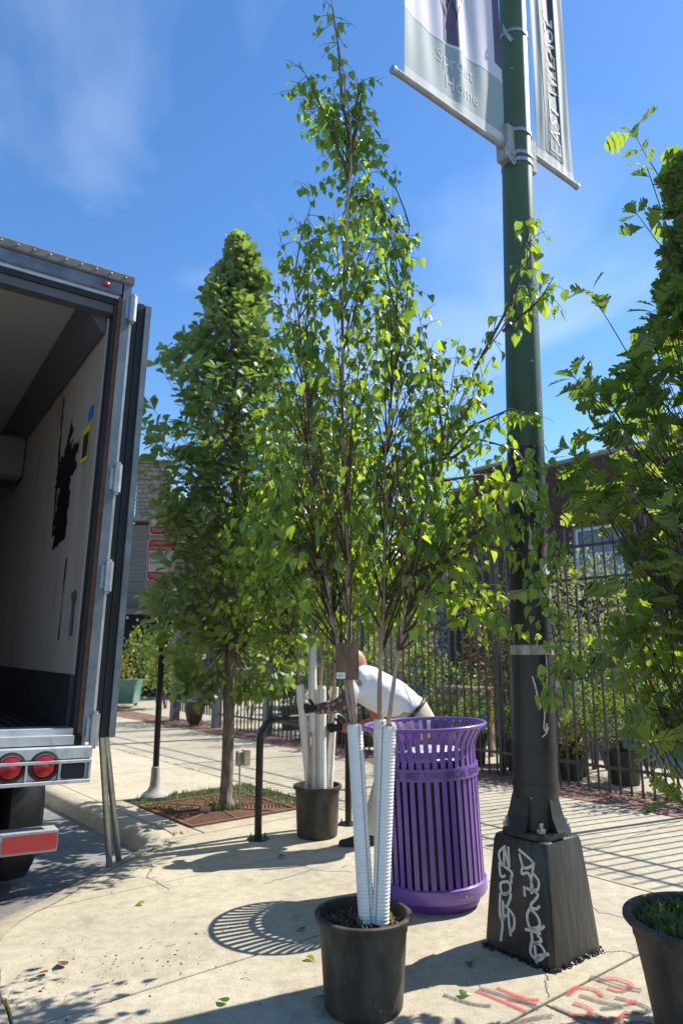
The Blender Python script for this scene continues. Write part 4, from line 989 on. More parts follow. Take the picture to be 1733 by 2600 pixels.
# far greenery down the street
plant('leafy_shrub', 'yellow green bush in front of the far dark porch', (-5.7, 20.3, 0), (-5.7, 20.3, 1.15), (.5, .5, .9), 700, .11, leafmat('lime leaf', (.13, .2, .03), (.14, .2, .05), (.3, .42, .04), .35), seed=50)
plant('leafy_shrub', 'soft green sapling leaning in front of the far dark porch', (-6.7, 20.0, 0), (-6.9, 20.0, 2.2), (.75, .5, .5), 700, .12, M['leaf_shrub'], seed=51)
plant('leafy_shrub', 'bronze tinted bush in the glazed tubs at the far porch', (-6.4, 19.6, 0), (-6.3, 19.6, .95), (.6, .4, .45), 600, .09, M['leaf_yellow'], seed=52)
plant('leafy_shrub', 'green shrub beside the far sign post', (-4.6, 19.2, 0), (-4.7, 19.2, 1.3), (.6, .5, .9), 1000, .11, M['leaf_shrub'], seed=53)
def far_tree(label, x, y, h, r_, seed, lm='leaf_shrub', n=2600):
    rng = random.Random(seed); o = empty('street_tree', (x, y, 0), label, 'tree')
    mb = MB(); mb.tube([(x, y, -.1), (x + .05, y, h * .35), (x - .05, y, h * .6), (x, y, h * .85)], [.14, .11, .07, .02], 8); mb.build('trunk', M['barko'], o, smooth=True)
    L = []; bm_ = MB()
    for k in range(9):
        a = k * 2.4; q = Vector((x + math.cos(a) * r_ * .6, y + math.sin(a) * r_ * .6, h * (.5 + .05 * k)))
        bm_.tube(curve(Vector((x, y, h * (.3 + .05 * k))), q, Vector((0, 0, .1)), 4), [.05, .04, .03, .02, .01], 5, False)
        L += blob_leaves(rng, q, (r_ * .5, r_ * .5, h * .13), n // 9, .14)
    bm_.build('branches', M['barko'], o, smooth=True); mesh_leaves('foliage', L, SIMPLE, M[lm], o, rng)
far_tree('distant leafy tree rising past the open truck door', -7.1, 17.6, 5.0, .9, 60)
far_tree('distant tree beyond the garden and the grey annex', 1.0, 26, 6.2, 1.8, 61)
far_tree('distant tree at the far end of the garden fence', -1.6, 27, 5.6, 1.6, 62)
# a pale house end far beyond the garden, seen between the birch stems
hs = empty('far_house', (.5, 32, 0), 'low tan house with grey gable roof far beyond the garden', 'house')
mb = MB(); mb.box((.2, 33, 2.6), (7, 4, 5.2)); mb.build('wall', M['stone'], hs)
mb = MB(); mb.add([(-3.6, 30.8, 5.2), (4.0, 30.8, 5.2), (4.0, 35.2, 5.2), (-3.6, 35.2, 5.2), (-3.6, 33, 6.6), (4.0, 33, 6.6)], [(0, 1, 5, 4), (2, 3, 4, 5), (0, 4, 3), (1, 2, 5), (0, 3, 2, 1)]); mb.build('roof', M['coping'], hs)
for x in (-1.8, .4, 2.4):
    mb = MB(); mb.box((x, 30.99, 3.9), (.8, .06, 1.2)); wn = mb.build('window', M['signwhite'], hs); mb = MB(); mb.box((x, 30.95, 3.9), (.66, .03, 1.06)); mb.build('pane', M['glass'], wn)
print('leaves', n1_, n2_, n3_, n4_)

# ================================================================== LAMP POST
PC = Vector((1.03, 4.0, 0)); PT = Vector((1.205, 4.0, 9.0))
def pole_at(z): t = (z - .5) / 8.5; return Vector((PC.x + (PT.x - PC.x) * t, 4.0, z))
def pole_r(z): return .120 - (z - .5) / 5.2 * .034
lp = empty('lamp_post', PC, 'tapered street lamp post, green above and black below, on a graffitied pedestal', 'lamp post')
ped = MB(); secs = []
for z, hw in ((-.02, .212), (.02, .21), (.3, .187), (.52, .166), (.545, .158), (.55, .150)):
    c = .028; q = []
    for a, b in ((1, 1), (-1, 1), (-1, -1), (1, -1)):
        for t in range(4):
            an = math.atan2(b, a) - math.pi / 4 + (t / 3) * math.pi / 2
            q.append(PC + SN(0, 0) + N * (a * (hw - c)) + S * (b * (hw - c)) + (N * math.cos(an) + S * math.sin(an)) * c + Vector((0, 0, z)))
    secs.append(q)
ped.loft(secs); pedo = ped.build('pedestal', M['black'], lp, smooth=True, angle=35)
# crumbling base skirt
sk = MB(); rs = random.Random(3)
for k in range(260):
    side = k % 4; u_ = rs.uniform(-.21, .21); e_ = .212 + rs.uniform(-.004, .02)
    a, b = [(e_, u_), (-e_, u_), (u_, e_), (u_, -e_)][side]; p = PC + N * a + S * b
    sk.box((p.x, p.y, rs.uniform(0, .012)), (rs.uniform(.004, .02), rs.uniform(.004, .02), rs.uniform(.004, .014)), Matrix.Rotation(rs.uniform(0, 3), 3, Vector((rs.random(), rs.random(), 1))))
sk.build('crumbling_skirt', M['black'], lp, kind='stuff')
# cast base flange with four gusset webs and bolts
fl = MB(); secs = []
for z, hw in ((.545, .145), (.575, .145), (.585, .138)):
    q = []
    for k in range(24):
        a = 6.283 * k / 24; e = 1 / max(abs(math.cos(a)), abs(math.sin(a))); e = min(e, 1.22); q.append(PC + N * (math.cos(a) * hw * e) + S * (math.sin(a) * hw * e) + Vector((0, 0, z)))
    secs.append(q)
fl.loft(secs); fl.build('flange', M['black'], lp, smooth=True, angle=35)
for k in range(4):
    a = math.pi / 2 * k + math.pi / 4 * 0; d = N * math.cos(a) + S * math.sin(a); t_ = Vector((-d.y, d.x, 0)); wb = MB()
    outl = [(.10, .58), (.168, .585), (.160, .60), (.135, .66), (.118, .74), (.10, .74)]
    vs = []
    for sg in (-.05, .05):
        for r_, z in outl: vs.append(PC + d * r_ + t_ * sg * (1.0 if r_ > .13 else .8) + Vector((0, 0, z)))
    n_ = len(outl); wb.add(vs, [tuple(range(n_ - 1, -1, -1)), tuple(range(n_, 2 * n_))] + [(i, (i + 1) % n_, n_ + (i + 1) % n_, n_ + i) for i in range(n_)])
    wb.build('gusset', M['pole'] if k else mat('flaked green', (.03, .06, .032), .4, .3), lp)
for k in range(4):
    a = math.pi / 4 + math.pi / 2 * k; p = PC + N * (math.cos(a) * .15) + S * (math.sin(a) * .15) + Vector((0, 0, .585))
    bl = MB(); bl.lathe([(.024, 0), (.024, .02), (.012, .021), (.012, .045), (.0, .048)], 6, p); bl.build('bolt', M['steel'], lp)
sh = MB(); zs = [.56, .74, 1.0, 1.6, 2.2, 2.8, 3.6, 4.6, 5.6, 6.6, 7.8, 9.0]
sh.tube([pole_at(z) for z in zs], [pole_r(z) for z in zs], 40); sh.build('shaft', M['pole'], lp, smooth=True, angle=60)
# lamp head and arm high above the picture
hd = MB(); hd.tube(curve(pole_at(8.9), pole_at(9.3) - N * 1.6 + Vector((0, 0, .2)), Vector((0, 0, .3)), 6), .04, 10); hd.build('arm', M['pole'], lp, smooth=True)
hd = MB(); c = pole_at(9.3) - N * 1.75 + Vector((0, 0, .2)); hd.box(c, (.55, .24, .11), RM(), .03); hd.build('lamp_head', M['castgrey'], lp)
# steel straps and brackets
def strap(z, h=.014, m='steel', dr=.003, name='strap'):
    mb = MB(); mb.lathe([(pole_r(z - h) + dr, -h), (pole_r(z - h) + dr + .002, -h), (pole_r(z + h) + dr + .002, h), (pole_r(z + h) + dr, h)], 40, pole_at(z), closed=True); return mb.build(name, M[m], lp, smooth=True, angle=40)
for z in (4.71, 4.55, 4.50, 5.45): strap(z, .012)
strap(.98, .018, 'black', .002, 'band'); strap(.80, .012, 'black', .003, 'band'); strap(1.50, .026, 'dirtytape', .0015, 'tape_band'); strap(1.80, .025, 'dirtytape', .0015, 'tape_band')
for z, sg in ((4.61, -1), (4.62, 1)):
    mb = MB(); c = pole_at(z) + N * sg * (pole_r(z) + .02); mb.box(c, (.07, .09, .24), RM(), .006); mb.build('banner_bracket', M['castgrey'], lp)
for z in (5.35, 4.52, 4.46):
    mb = MB(); c = pole_at(z) - N * .09 - S * .06
    mb.tube([c, c + Vector((-.05, -.02, .05)), c + Vector((-.07, -.03, .09)), c + Vector((-.06, -.02, .05)), c + Vector((-.01, 0, -.01))], .006, 5); mb.build('strap_tail', M['steel'], lp)
# sticker shapes and drips on the shaft (curved with it)
def on_pole(theta, z, dr=.0025):
    r_ = pole_r(z) + dr; c = pole_at(z); return Vector((c.x + math.sin(theta) * r_, c.y - math.cos(theta) * r_, z))
def pole_disc(th, z, rad, m, name, rings=1, dr=.0025, jag=0, seed=1):
    rng = random.Random(seed); mb = MB(); n_ = 20; vs = [on_pole(th, z, dr)]
    for k in (.5, 1):
        for i in range(n_):
            a = 6.283 * i / n_; rr = rad * k * (1 + rng.uniform(-jag, jag)); vs.append(on_pole(th + rr * math.cos(a) / pole_r(z), z + rr * math.sin(a), dr))
    fs = [(0, 1 + i, 1 + (i + 1) % n_) for i in range(n_)] + [(1 + i, 1 + n_ + i, 1 + n_ + (i + 1) % n_, 1 + (i + 1) % n_) for i in range(n_)]
    mb.add(vs, fs); return mb.build(name, M[m], lp)
pole_disc(.72, 2.03, .036, 'signred', 'sticker'); pole_disc(.72, 2.03, .024, 'blue', 'sticker_centre', dr=.004)
pole_disc(.75, 1.93, .036, 'signwhite', 'sticker'); pole_disc(.75, 1.93, .026, 'castgrey', 'sticker_centre', dr=.004); pole_disc(.75, 1.93, .022, 'signwhite', 'sticker_centre', dr=.0055)
# torn paper scraps (outline in angle, height)
def scrap(pts, name='paper_scrap'):
    mb = MB(); c = (sum(p[0] for p in pts) / len(pts), sum(p[1] for p in pts) / len(pts))
    n_ = len(pts); vs = [on_pole(c[0], c[1], .004)] + [on_pole(c[0] + (a - c[0]) * .5, c[1] + (z - c[1]) * .5, .004) for a, z in pts] + [on_pole(a, z, .004) for a, z in pts]
    mb.add(vs, [(0, 1 + i, 1 + (i + 1) % n_) for i in range(n_)] + [(1 + i, 1 + n_ + i, 1 + n_ + (i + 1) % n_, 1 + (i + 1) % n_) for i in range(n_)]); mb.build(name, M['stencil'], lp)
scrap([(-.62, 2.40), (-.40, 2.41), (-.30, 2.34), (-.22, 2.40), (.1, 2.41), (.3, 2.37), (.24, 2.30), (.08, 2.26), (-.25, 2.25), (-.35, 2.30), (-.62, 2.36)])
scrap([(-.22, 2.20), (-.05, 2.14), (.15, 2.12), (.02, 2.09), (.0, 2.03), (-.26, 2.05), (-.20, 2.12)])
# white scrawl on the shaft
for path in ([(-.25, 1.36), (-.12, 1.30), (-.02, 1.24), (.08, 1.20)], [(.0, 1.19), (.15, 1.22), (.25, 1.17), (.2, 1.1), (.3, 1.08), (.35, 1.12)], [(.1, 1.05), (.3, 1.07), (.42, 1.10)], [(.42, 1.28), (.46, 1.40), (.45, 1.47)]):
    vs, fs, _ = ribbon([(a * .11, z) for a, z in path], .004, lambda x, y: on_pole(x / .11, y, .003)); mb = MB(); mb.add(vs, fs); mb.build('scrawl', M['stencil'], lp)
# pedestal graffiti on the street-facing face (normal -N): u along -S.. v up
def on_ped(u_, z, dr=.003):
    # u_ in 0..1 across the face from its far edge to the corner nearest the camera
    hw = .211 - (z / .52) * .045; return PC - N * (hw + dr) + S * (hw * (1 - 2 * u_)) + Vector((0, 0, z))
GA = [[(.28, .50), (.16, .455), (.26, .40), (.26, .49), (.36, .40), (.33, .50)], [(.16, .41), (.40, .385), (.40, .35)], [(.18, .40), (.22, .35), (.30, .36)], [(.34, .335), (.22, .315), (.26, .27), (.38, .29), (.38, .325), (.33, .335)],
      [(.26, .27), (.40, .28), (.33, .21)], [(.22, .27), (.24, .16), (.34, .18)], [(.30, .22), (.44, .19), (.46, .14), (.40, .115), (.36, .2)], [(.24, .16), (.28, .13), (.26, .05)], [(.40, .12), (.41, .09)], [(.27, .24), (.29, .15)],
      [(.52, .50), (.78, .455), (.62, .42), (.54, .48)], [(.60, .43), (.58, .39), (.70, .40), (.76, .34)], [(.80, .46), (.74, .37), (.74, .31)], [(.76, .41), (.86, .38), (.84, .34), (.74, .33)], [(.60, .33), (.84, .32), (.72, .26), (.80, .25), (.86, .27)],
      [(.72, .25), (.66, .21), (.70, .16), (.84, .18), (.82, .22), (.70, .245)], [(.70, .16), (.82, .16), (.92, .19)], [(.62, .145), (.86, .15)], [(.72, .15), (.74, .10), (.86, .12), (.80, .14)], [(.72, .10), (.70, .05), (.80, .03), (.90, .07), (.84, .10), (.74, .10)], [(.76, .09), (.78, .01)], [(.80, .05), (.96, .075)], [(.62, .33), (.63, .29)], [(.40, .37), (.40, .33)]]
mb = MB()
for path in GA:
    vs, fs, _ = ribbon([(a * .34, z) for a, z in path], .0066, lambda x, y: on_ped(x / .34, y)); mb.add(vs, fs)
mb.build('graffiti_tag', M['stencil'], lp)

# ------------------------------------------------------------------ banners
def bmat(name, cloth, tf=.25):
    m, nt, b = newmat(name); b.inputs['Base Color'].default_value = (*cloth, 1); b.inputs['Roughness'].default_value = .7
    tcn = nt.nodes.new('ShaderNodeTexCoord'); nz = nt.nodes.new('ShaderNodeTexNoise'); nz.inputs['Scale'].default_value = 6; nt.links.new(tcn.outputs['Object'], nz.inputs['Vector'])
    bp = nt.nodes.new('ShaderNodeBump'); bp.inputs['Strength'].default_value = .15; nt.links.new(nz.outputs['Fac'], bp.inputs['Height']); nt.links.new(bp.outputs[0], b.inputs['Normal'])
    t_ = nt.nodes.new('ShaderNodeBsdfTranslucent'); t_.inputs['Color'].default_value = (*cloth, 1); ms = nt.nodes.new('ShaderNodeMixShader'); ms.inputs[0].default_value = tf
    nt.links.new(b.outputs[0], ms.inputs[1]); nt.links.new(t_.outputs[0], ms.inputs[2]); nt.links.new(ms.outputs[0], nt.nodes['Material Output'].inputs['Surface']); return m
M['bwhite'] = bmat('banner lilac white', (.60, .57, .66)); M['bgreen'] = bmat('banner grey green', (.30, .37, .37)); M['bteal'] = bmat('banner dark teal', (.035, .055, .07), .1); M['bhem'] = bmat('banner hem', (.62, .60, .58)); M['blet'] = bmat('banner print white', (.62, .64, .66)); M['blil'] = bmat('banner dark purple', (.10, .085, .15), .15)
def banner(name, label, sg, a0, a1, z0, z1, strips, seed, amp, foldx, texts):
    root = empty(name, pole_at(z0) + N * sg * (a0 + a1) / 2, label, 'banner')
    rng = random.Random(seed); ph = [rng.uniform(0, 6.28) for _ in range(4)]
    def pt(a, z, dr=0):
        t = (a - a0) / (a1 - a0)
        k = min(1, (z - z0) / .35)
        off = amp * (.8 * math.sin(5.5 * t + ph[0] + .7 * z) + .30 * math.sin(15 * t + ph[1] - .5 * z) * math.sin(2 * z + ph[3]) + .10 * math.sin(34 * t + ph[2] + .8 * math.sin(3 * z)) + .8 * math.exp(-((t - foldx) / .06) ** 2)) * (.25 + .75 * k)
        p0 = pole_at(z); return Vector((pole_at(z0 + .9).x, 4.0, z)) + N * sg * a - S * (off + dr)
    NA, NZ = 110, 40
    for (sa, sb, za, zb_, m, nm, dr) in strips:
        mb = MB(); na = max(3, int(NA * (sb - sa) / (a1 - a0))); nz_ = max(2, int(NZ * (zb_ - za) / (z1 - z0))); vs = []; fs = []
        for j in range(nz_ + 1):
            for i in range(na + 1): vs.append(pt(sa + (sb - sa) * i / na, za + (zb_ - za) * j / nz_, dr))
        for j in range(nz_):
            for i in range(na): q = j * (na + 1) + i; fs.append((q, q + 1, q + na + 2, q + na + 1))
        mb.add(vs, fs); mb.build(nm, M[m], root, smooth=True)
    for (txt, size, ca, cz, m, rot, xs, dd_) in texts:
        def mf(x, y, ca=ca, cz=cz, rot=rot, dd_=dd_):
            if rot: return pt(ca - y * 1.0 if sg < 0 else ca - y, cz + x, dd_)
            return pt(ca - x if sg < 0 else ca + x, cz + y, dd_)
        text_mesh(txt, size, mf, 'lettering', M[m], root, 'LEFT', xs=xs)
    c0 = pole_at(z0)
    mb = MB(); mb.tube([c0 + N * sg * (pole_r(z0)), c0 + N * sg * (a1 + .05)], .019, 12); arm = mb.build('arm', M['castgrey'], root, smooth=True, angle=50)
    mb = MB(); q = c0 + N * sg * (a1 + .05); mb.tube([q, q + N * sg * .02], [.023, .023], 12); mb.build('end_cap', M['steel'], root, smooth=True, angle=50)
    return root
banner('street_banner', 'white and grey green cloth banner reading Sprout Home on the lamp post', -1, .16, 1.02, 4.585, 6.9,
       [(.16, 1.02, 4.585, 4.655, 'bhem', 'hem', 0), (.16, 1.02, 4.655, 5.02, 'bgreen', 'lower_band', 0), (.16, 1.02, 5.02, 5.035, 'bhem', 'stripe', .001), (.16, 1.02, 5.035, 6.9, 'bwhite', 'cloth', 0), (.56, .67, 5.04, 6.9, 'blil', 'dark_panel', .002), (.16, .24, 5.12, 6.9, 'blil', 'pole_shadow_strip', .002)], 5, .022, .47,  # purple strip at the pole-side edge paints the pole's shadow onto the cloth
       [('Sprout', .13, .74, 4.87, 'blet', 0, .85, .0015), ('Home', .13, .68, 4.72, 'blet', 0, .85, .0015), ('W', .22, .70, 5.22, 'bteal', 0, .8, .0045), ('TOWN', .17, .92, 5.42, 'bgreen', 0, .8, .0045)])
banner('street_banner', 'dark teal striped cloth banner reading East Village on the lamp post', 1, .19, .62, 4.68, 6.9,
       [(.19, .62, 4.68, 4.75, 'bhem', 'hem', 0), (.19, .62, 4.75, 6.9, 'bgreen', 'cloth', 0), (.29, .50, 4.77, 6.9, 'bteal', 'dark_panel', .002)], 9, .016, .70,
       [('EAST VILLAGE', .19, .475, 4.79, 'blet', 1, .95, .0035)])

# ================================================================== LITTER BIN
TC = Vector((.572, 4.715, 0)); tilt = Matrix.Rotation(R(-2.3), 3, 'Y')
bn = empty('litter_bin', TC, 'purple slatted steel litter bin with flared rim and printed band', 'bin')
def B(p): return TC + tilt @ Vector(p)
def ring(prof, name, m, n_=64, closed=True, parent=None):
    mb = MB(); mb.lathe(prof, n_, TC, tilt, closed); return mb.build(name, M[m], parent or bn, smooth=True, angle=40)
ring([(.24, .004), (.27, .004), (.285, .05), (.285, .075), (.24, .075)], 'foot', 'purpledark')
ring([(.296, .055), (.314, .06), (.322, .075), (.322, .135), (.312, .142), (.296, .142)], 'base_band', 'purple')
band = ring([(.307, .735), (.318, .735), (.318, .805), (.307, .805)], 'band', 'purple')
mb = MB(); mb.lathe([(.381 + .0125 * math.cos(a * math.pi / 5), 1.032 + .0125 * math.sin(a * math.pi / 5)) for a in range(10)], 72, TC, tilt, True); mb.build('rim', M['purple'], bn, smooth=True)
# one slat profile, copied round
sp_prof = [(.306, .10), (.305, .3), (.305, .5), (.305, .74), (.304, .80), (.303, .86), (.308, .91), (.323, .95), (.347, .99), (.372, 1.022), (.380, 1.03)]
NSL = 40
mb = MB(); secs = []
for i, (r_, z) in enumerate(sp_prof):
    hw = .0145 if z < .9 else .0155
    q = sp_prof[min(i + 1, len(sp_prof) - 1)]; p = sp_prof[max(i - 1, 0)]; d = Vector((q[0] - p[0], q[1] - p[1])).normalized(); nx = Vector((d.y, -d.x)) * .0035
    secs.append([Vector((r_ - nx.x, -hw, z - nx.y)), Vector((r_ + nx.x, -hw, z + nx.y)), Vector((r_ + nx.x, hw, z + nx.y)), Vector((r_ - nx.x, hw, z - nx.y))])
mb.loft(secs); t_ = mb.build('slat', M['purple'], None); sme = t_.data; bpy.data.objects.remove(t_)
for k in range(NSL): shared('slat', sme, bn, (tilt @ rotz(6.28318 * (k + .3) / NSL)).to_4x4())
ring([(.27, .08), (.285, .12), (.285, .84), (.27, .84), (.265, .13), (.001, .12), (.001, .08)], 'liner', 'liner', 40)
# inner funnel ring
ring([(.296, .86), (.300, .86), (.300, .90), (.296, .90)], 'inner_ring', 'purple')
def on_band(x, y, r_=.3195): a = x / r_; return B((math.sin(a) * r_, -math.cos(a) * r_, y))
for t_, x_, w_, m_ in (('SPECIAL', .074, .148, 'ink'), ('SERVICE', .245, .150, 'ink'), ('AREA', .42, .09, 'ink'), ('WEST', -.167, .082, 'ink'), ('TOWN', -.064, .112, 'purpledark'), ('AREA', -.30, .09, 'ink')):
    text_mesh(t_, .056, lambda x, y, x_=x_: on_band(x + x_, y + .750), 'lettering', M[m_], bn, 'LEFT', fit=w_)
text_mesh('|', .06, lambda x, y: on_band(x + .058, y + .749), 'lettering', M['ink'], bn, 'LEFT')
# little maker's plate on the base band
mb = MB()
for k, (yy, wd) in enumerate([(.118, .09), (.100, .03), (.089, .10), (.082, .09)]):
    n_ = 8; x0 = .16 - wd / 2
    for i in range(n_ if k != 1 else 2):
        xa = x0 + wd * i / n_ if k != 1 else .16 - .008 + .008 * i; xb = xa + (wd / n_ * .72 if k != 1 else .007); hh = .0022 if k != 1 else .008
        mb.add([on_band(xa, yy - hh / 2, .3235), on_band(xb, yy - hh / 2, .3235), on_band(xb, yy + hh / 2, .3235), on_band(xa, yy + hh / 2, .3235)], [(0, 1, 2, 3)])
mb.build('maker_mark', M['stencil'], bn)
# rubbish lying in the liner: bag folds and wrappers are things of their own
rr = random.Random(2)
def crumple(name, label, c, r_, m, cat, seed):
    rng = random.Random(seed); bm = bmesh.new(); bmesh.ops.create_icosphere(bm, subdivisions=3, radius=1)
    ph = [rv(rng, 3) for _ in range(5)]
    for v in bm.verts:
        k = 1 + sum(.09 * math.sin(v.co.dot(p) * 2 + i) for i, p in enumerate(ph)); v.co = Vector((v.co.x * r_[0], v.co.y * r_[1], v.co.z * r_[2])) * k
    me = bpy.data.meshes.new(name); bm.to_mesh(me); bm.free(); me.materials.append(m); o = bpy.data.objects.new(name, me); COL.objects.link(o); o.location = c; return tag(o, label, cat)
M['bag'] = mat('pale plastic bag', (.55, .50, .72), .35, .1); M['bluecan'] = mat('blue wrapper', (.04, .2, .6), .35, .2); M['greencan'] = mat('green wrapper', (.1, .5, .08), .35, .2)
crumple('plastic_bag', 'pale lilac plastic bag heaped in the purple bin', B((.04, -.02, .845)), (.20, .19, .055), M['bag'], 'bag', 5)
crumple('crumpled_wrapper', 'crumpled bright blue wrapper in the purple bin', B((-.14, -.18, .85)), (.05, .04, .035), M['bluecan'], 'wrapper', 6)
crumple('crumpled_wrapper', 'crumpled green wrapper in the purple bin', B((-.19, -.14, .865)), (.035, .035, .03), M['greencan'], 'wrapper', 7)

# ================================================================== NURSERY POTS and trunk guards
def nursery_pot(label, c, r0, r1, h, rng, soil='soil'):
    o = empty('nursery_pot', c, label, 'pot'); c = Vector(c)
    mb = MB(); mb.lathe([(.001, .0), (r0 * .96, .0), (r0, .012), (r0 * 1.02, .05), (r0 + (r1 - r0) * .45, h * .5), (r1 * .955, h * .80), (r1 * .975, h * .82), (r1 * .985, h - .03), (r1 * 1.06, h - .028), (r1 * 1.085, h - .018), (r1 * 1.08, h - .004), (r1 * 1.05, h), (r1 * .975, h - .002), (r1 * .95, h - .05), (r0 + .002, .03), (.001, .03)], 48, c)
    mb.build('body', M['pot'], o, smooth=True, angle=50)
    vs = [c + Vector((0, 0, h - .055))]; fs = []; n_ = 28
    for k in (1, 2, 3, 4):
        for i in range(n_):
            a = 6.283 * i / n_; r_ = r1 * .95 * k / 4; vs.append(c + Vector((math.cos(a) * r_, math.sin(a) * r_, h - .055 + rng.uniform(-.012, .014) * (1 if k < 4 else .3))))
    fs += [(0, 1 + i, 1 + (i + 1) % n_) for i in range(n_)]
    for k in range(3):
        for i in range(n_): fs.append((1 + k * n_ + i, 1 + (k + 1) * n_ + i, 1 + (k + 1) * n_ + (i + 1) % n_, 1 + k * n_ + (i + 1) % n_))
    mb = MB(); mb.add(vs, fs); mb.build('soil', M[soil], o, smooth=True)
    mb = MB()
    for k in range(420):
        a = rng.uniform(0, 6.28); r_ = r1 * .93 * math.sqrt(rng.random()); l = rng.uniform(.006, .028)
        mb.box(c + Vector((math.cos(a) * r_, math.sin(a) * r_, h - .05 + rng.uniform(-.004, .014))), (l, l * .25, l * .2), Matrix.Rotation(rng.uniform(0, 3.1), 3, 'Z') @ Matrix.Rotation(rng.gauss(0, .35), 3, 'X'))
    mb.build('bark_chips', M['mulch'], o, kind='stuff')
    return o
rp_ = random.Random(5)
P1 = Vector((.095, 3.385, 0))
pot1 = nursery_pot('big dusty black nursery pot in front of the purple bin', P1, .168, .197, .375, rp_)
P2 = Vector((-.2, 6.23, 0))
pot2 = nursery_pot('black nursery pot between the bike rack and the worker', P2, .165, .187, .40, rp_)
P3 = Vector((1.475, 3.08, 0))
pot3 = nursery_pot('wide black nursery pot with weeds under the lobed oak', P3, .24, .31, .45, rp_)
# roots and soil spill under the near pot, weeds in it
mb = MB()
for k in range(46):
    a = rp_.uniform(2.6, 5.2); r_ = .168; p = P1 + Vector((math.cos(a) * r_, math.sin(a) * r_, rp_.uniform(.0, .035))); q = p + Vector((math.cos(a) * rp_.uniform(.01, .07), math.sin(a) * rp_.uniform(.0, .04), 0)); q.z = .004
    mb.tube(curve(p, q, Vector((0, 0, rp_.uniform(-.01, .03))) + rv(rp_, .008), 3), .0009, 3, False)
mb.build('root_hairs', M['twig'], pot1, kind='stuff')
mb = MB()
for k in range(22): a = rp_.uniform(0, 6.28); r_ = rp_.uniform(.02, .15); tuft(mb, P1 + Vector((math.cos(a) * r_, math.sin(a) * r_, .33)), .02, 3, .035, rp_)
tuft(mb, P1 + Vector((.10, .03, .33)), .05, 50, .04, rp_)
o = mb.build('weeds', M['moss'], pot1, kind='stuff'); add_rnd(o, rp_)
mb = MB()
for k in range(130): a = rp_.uniform(0, 6.28); r_ = .28 * math.sqrt(rp_.random()); tuft(mb, P3 + Vector((math.cos(a) * r_, math.sin(a) * r_, .40)), .03, 8, .05, rp_)
o = mb.build('weeds', M['moss'], pot3, kind='stuff'); add_rnd(o, rp_)
def guard(label, a, b, r_, seed, pitch=.0145, flare=0, group=None):
    """corrugated white plastic trunk guard from a to b, with a dark slit down its side"""
    a = Vector(a); b = Vector(b); L = (b - a).length; d = (b - a).normalized(); m_ = d.to_track_quat('Z', 'Y').to_matrix(); rng = random.Random(seed)
    o = empty('trunk_guard', a, label, 'trunk guard'); n_ = int(L / pitch); prof = []
    for k in range(n_):
        z = k * pitch
        f_ = 1 + flare * (z / L) ** 2
        prof += [(r_ * f_ * .92, z), (r_ * f_, z + pitch * .3), (r_ * f_, z + pitch * .68), (r_ * f_ * .92, z + pitch * .97)]
    mb = MB(); mb.lathe(prof + [(r_ * .86 * (1 + flare), L), (r_ * .86, 0)], 22, a, m_, True); mb.build('sleeve', M['tubewhite'], o, smooth=True, angle=50)
    an = -1.9 + rng.uniform(-.4, .4); sl = MB(); wv = .0022
    loc = lambda ang, z: a + m_ @ Vector((math.cos(ang) * (r_ * 1.012 + .0005), math.sin(ang) * (r_ * 1.012 + .0005), z))
    # find slit angle facing roughly the camera
    best = min([k * .2 for k in range(32)], key=lambda q: loc(q, L * .5).length); best += .5 if seed % 2 else -.6
    vs = []; fs = []
    for k in range(n_ + 1):
        z = L * k / n_; f_ = 1 + flare * (z / L) ** 2
        for q in (-1, 1): vs.append(a + m_ @ Vector((math.cos(best + q * wv / r_) * (r_ * f_ + .0006), math.sin(best + q * wv / r_) * (r_ * f_ + .0006), z)))
    for k in range(n_): fs.append((2 * k, 2 * k + 1, 2 * k + 3, 2 * k + 2))
    sl.add(vs, fs); sl.build('slit', M['slit'], o); return o
guard('left white corrugated trunk guard around two pale stems in the near pot', (.110, 3.372, .335), (.060, 3.392, 1.165), .036, 1)
guard('right white corrugated trunk guard around two dark stems in the near pot', (.168, 3.36, .335), (.212, 3.40, 1.155), .038, 2, flare=.1)
guard('overlapping white guard behind the right trunk guard in the near pot', (.176, 3.44, .335), (.178, 3.46, 1.18), .030, 3)
guard('tallest white trunk guard in the pot behind the bike rack', (-.235, 6.19, .36), (-.250, 6.19, 1.62), .036, 4)
guard('white trunk guard leaning left over the bike rack', (-.262, 6.21, .36), (-.352, 6.17, 1.21), .036, 5)
guard('white trunk guard standing in the middle of the pot behind the bike rack', (-.165, 6.17, .36), (-.168, 6.16, 1.20), .040, 6)
guard('rightmost white trunk guard in the pot behind the bike rack, leaning toward the worker', (-.11, 6.25, .36), (-.062, 6.24, 1.19), .038, 7)
# bamboo-like stake in the second pot
mb = MB(); mb.tube([(-.262, 6.10, .36), (-.258, 6.10, .6), (-.258, 6.10, .83)], .016, 8); o = mb.build('sawn_stem', M['barkb'], None, smooth=True); tag(o, 'short bare sawn stem standing in the pot behind the bike rack', 'stem')
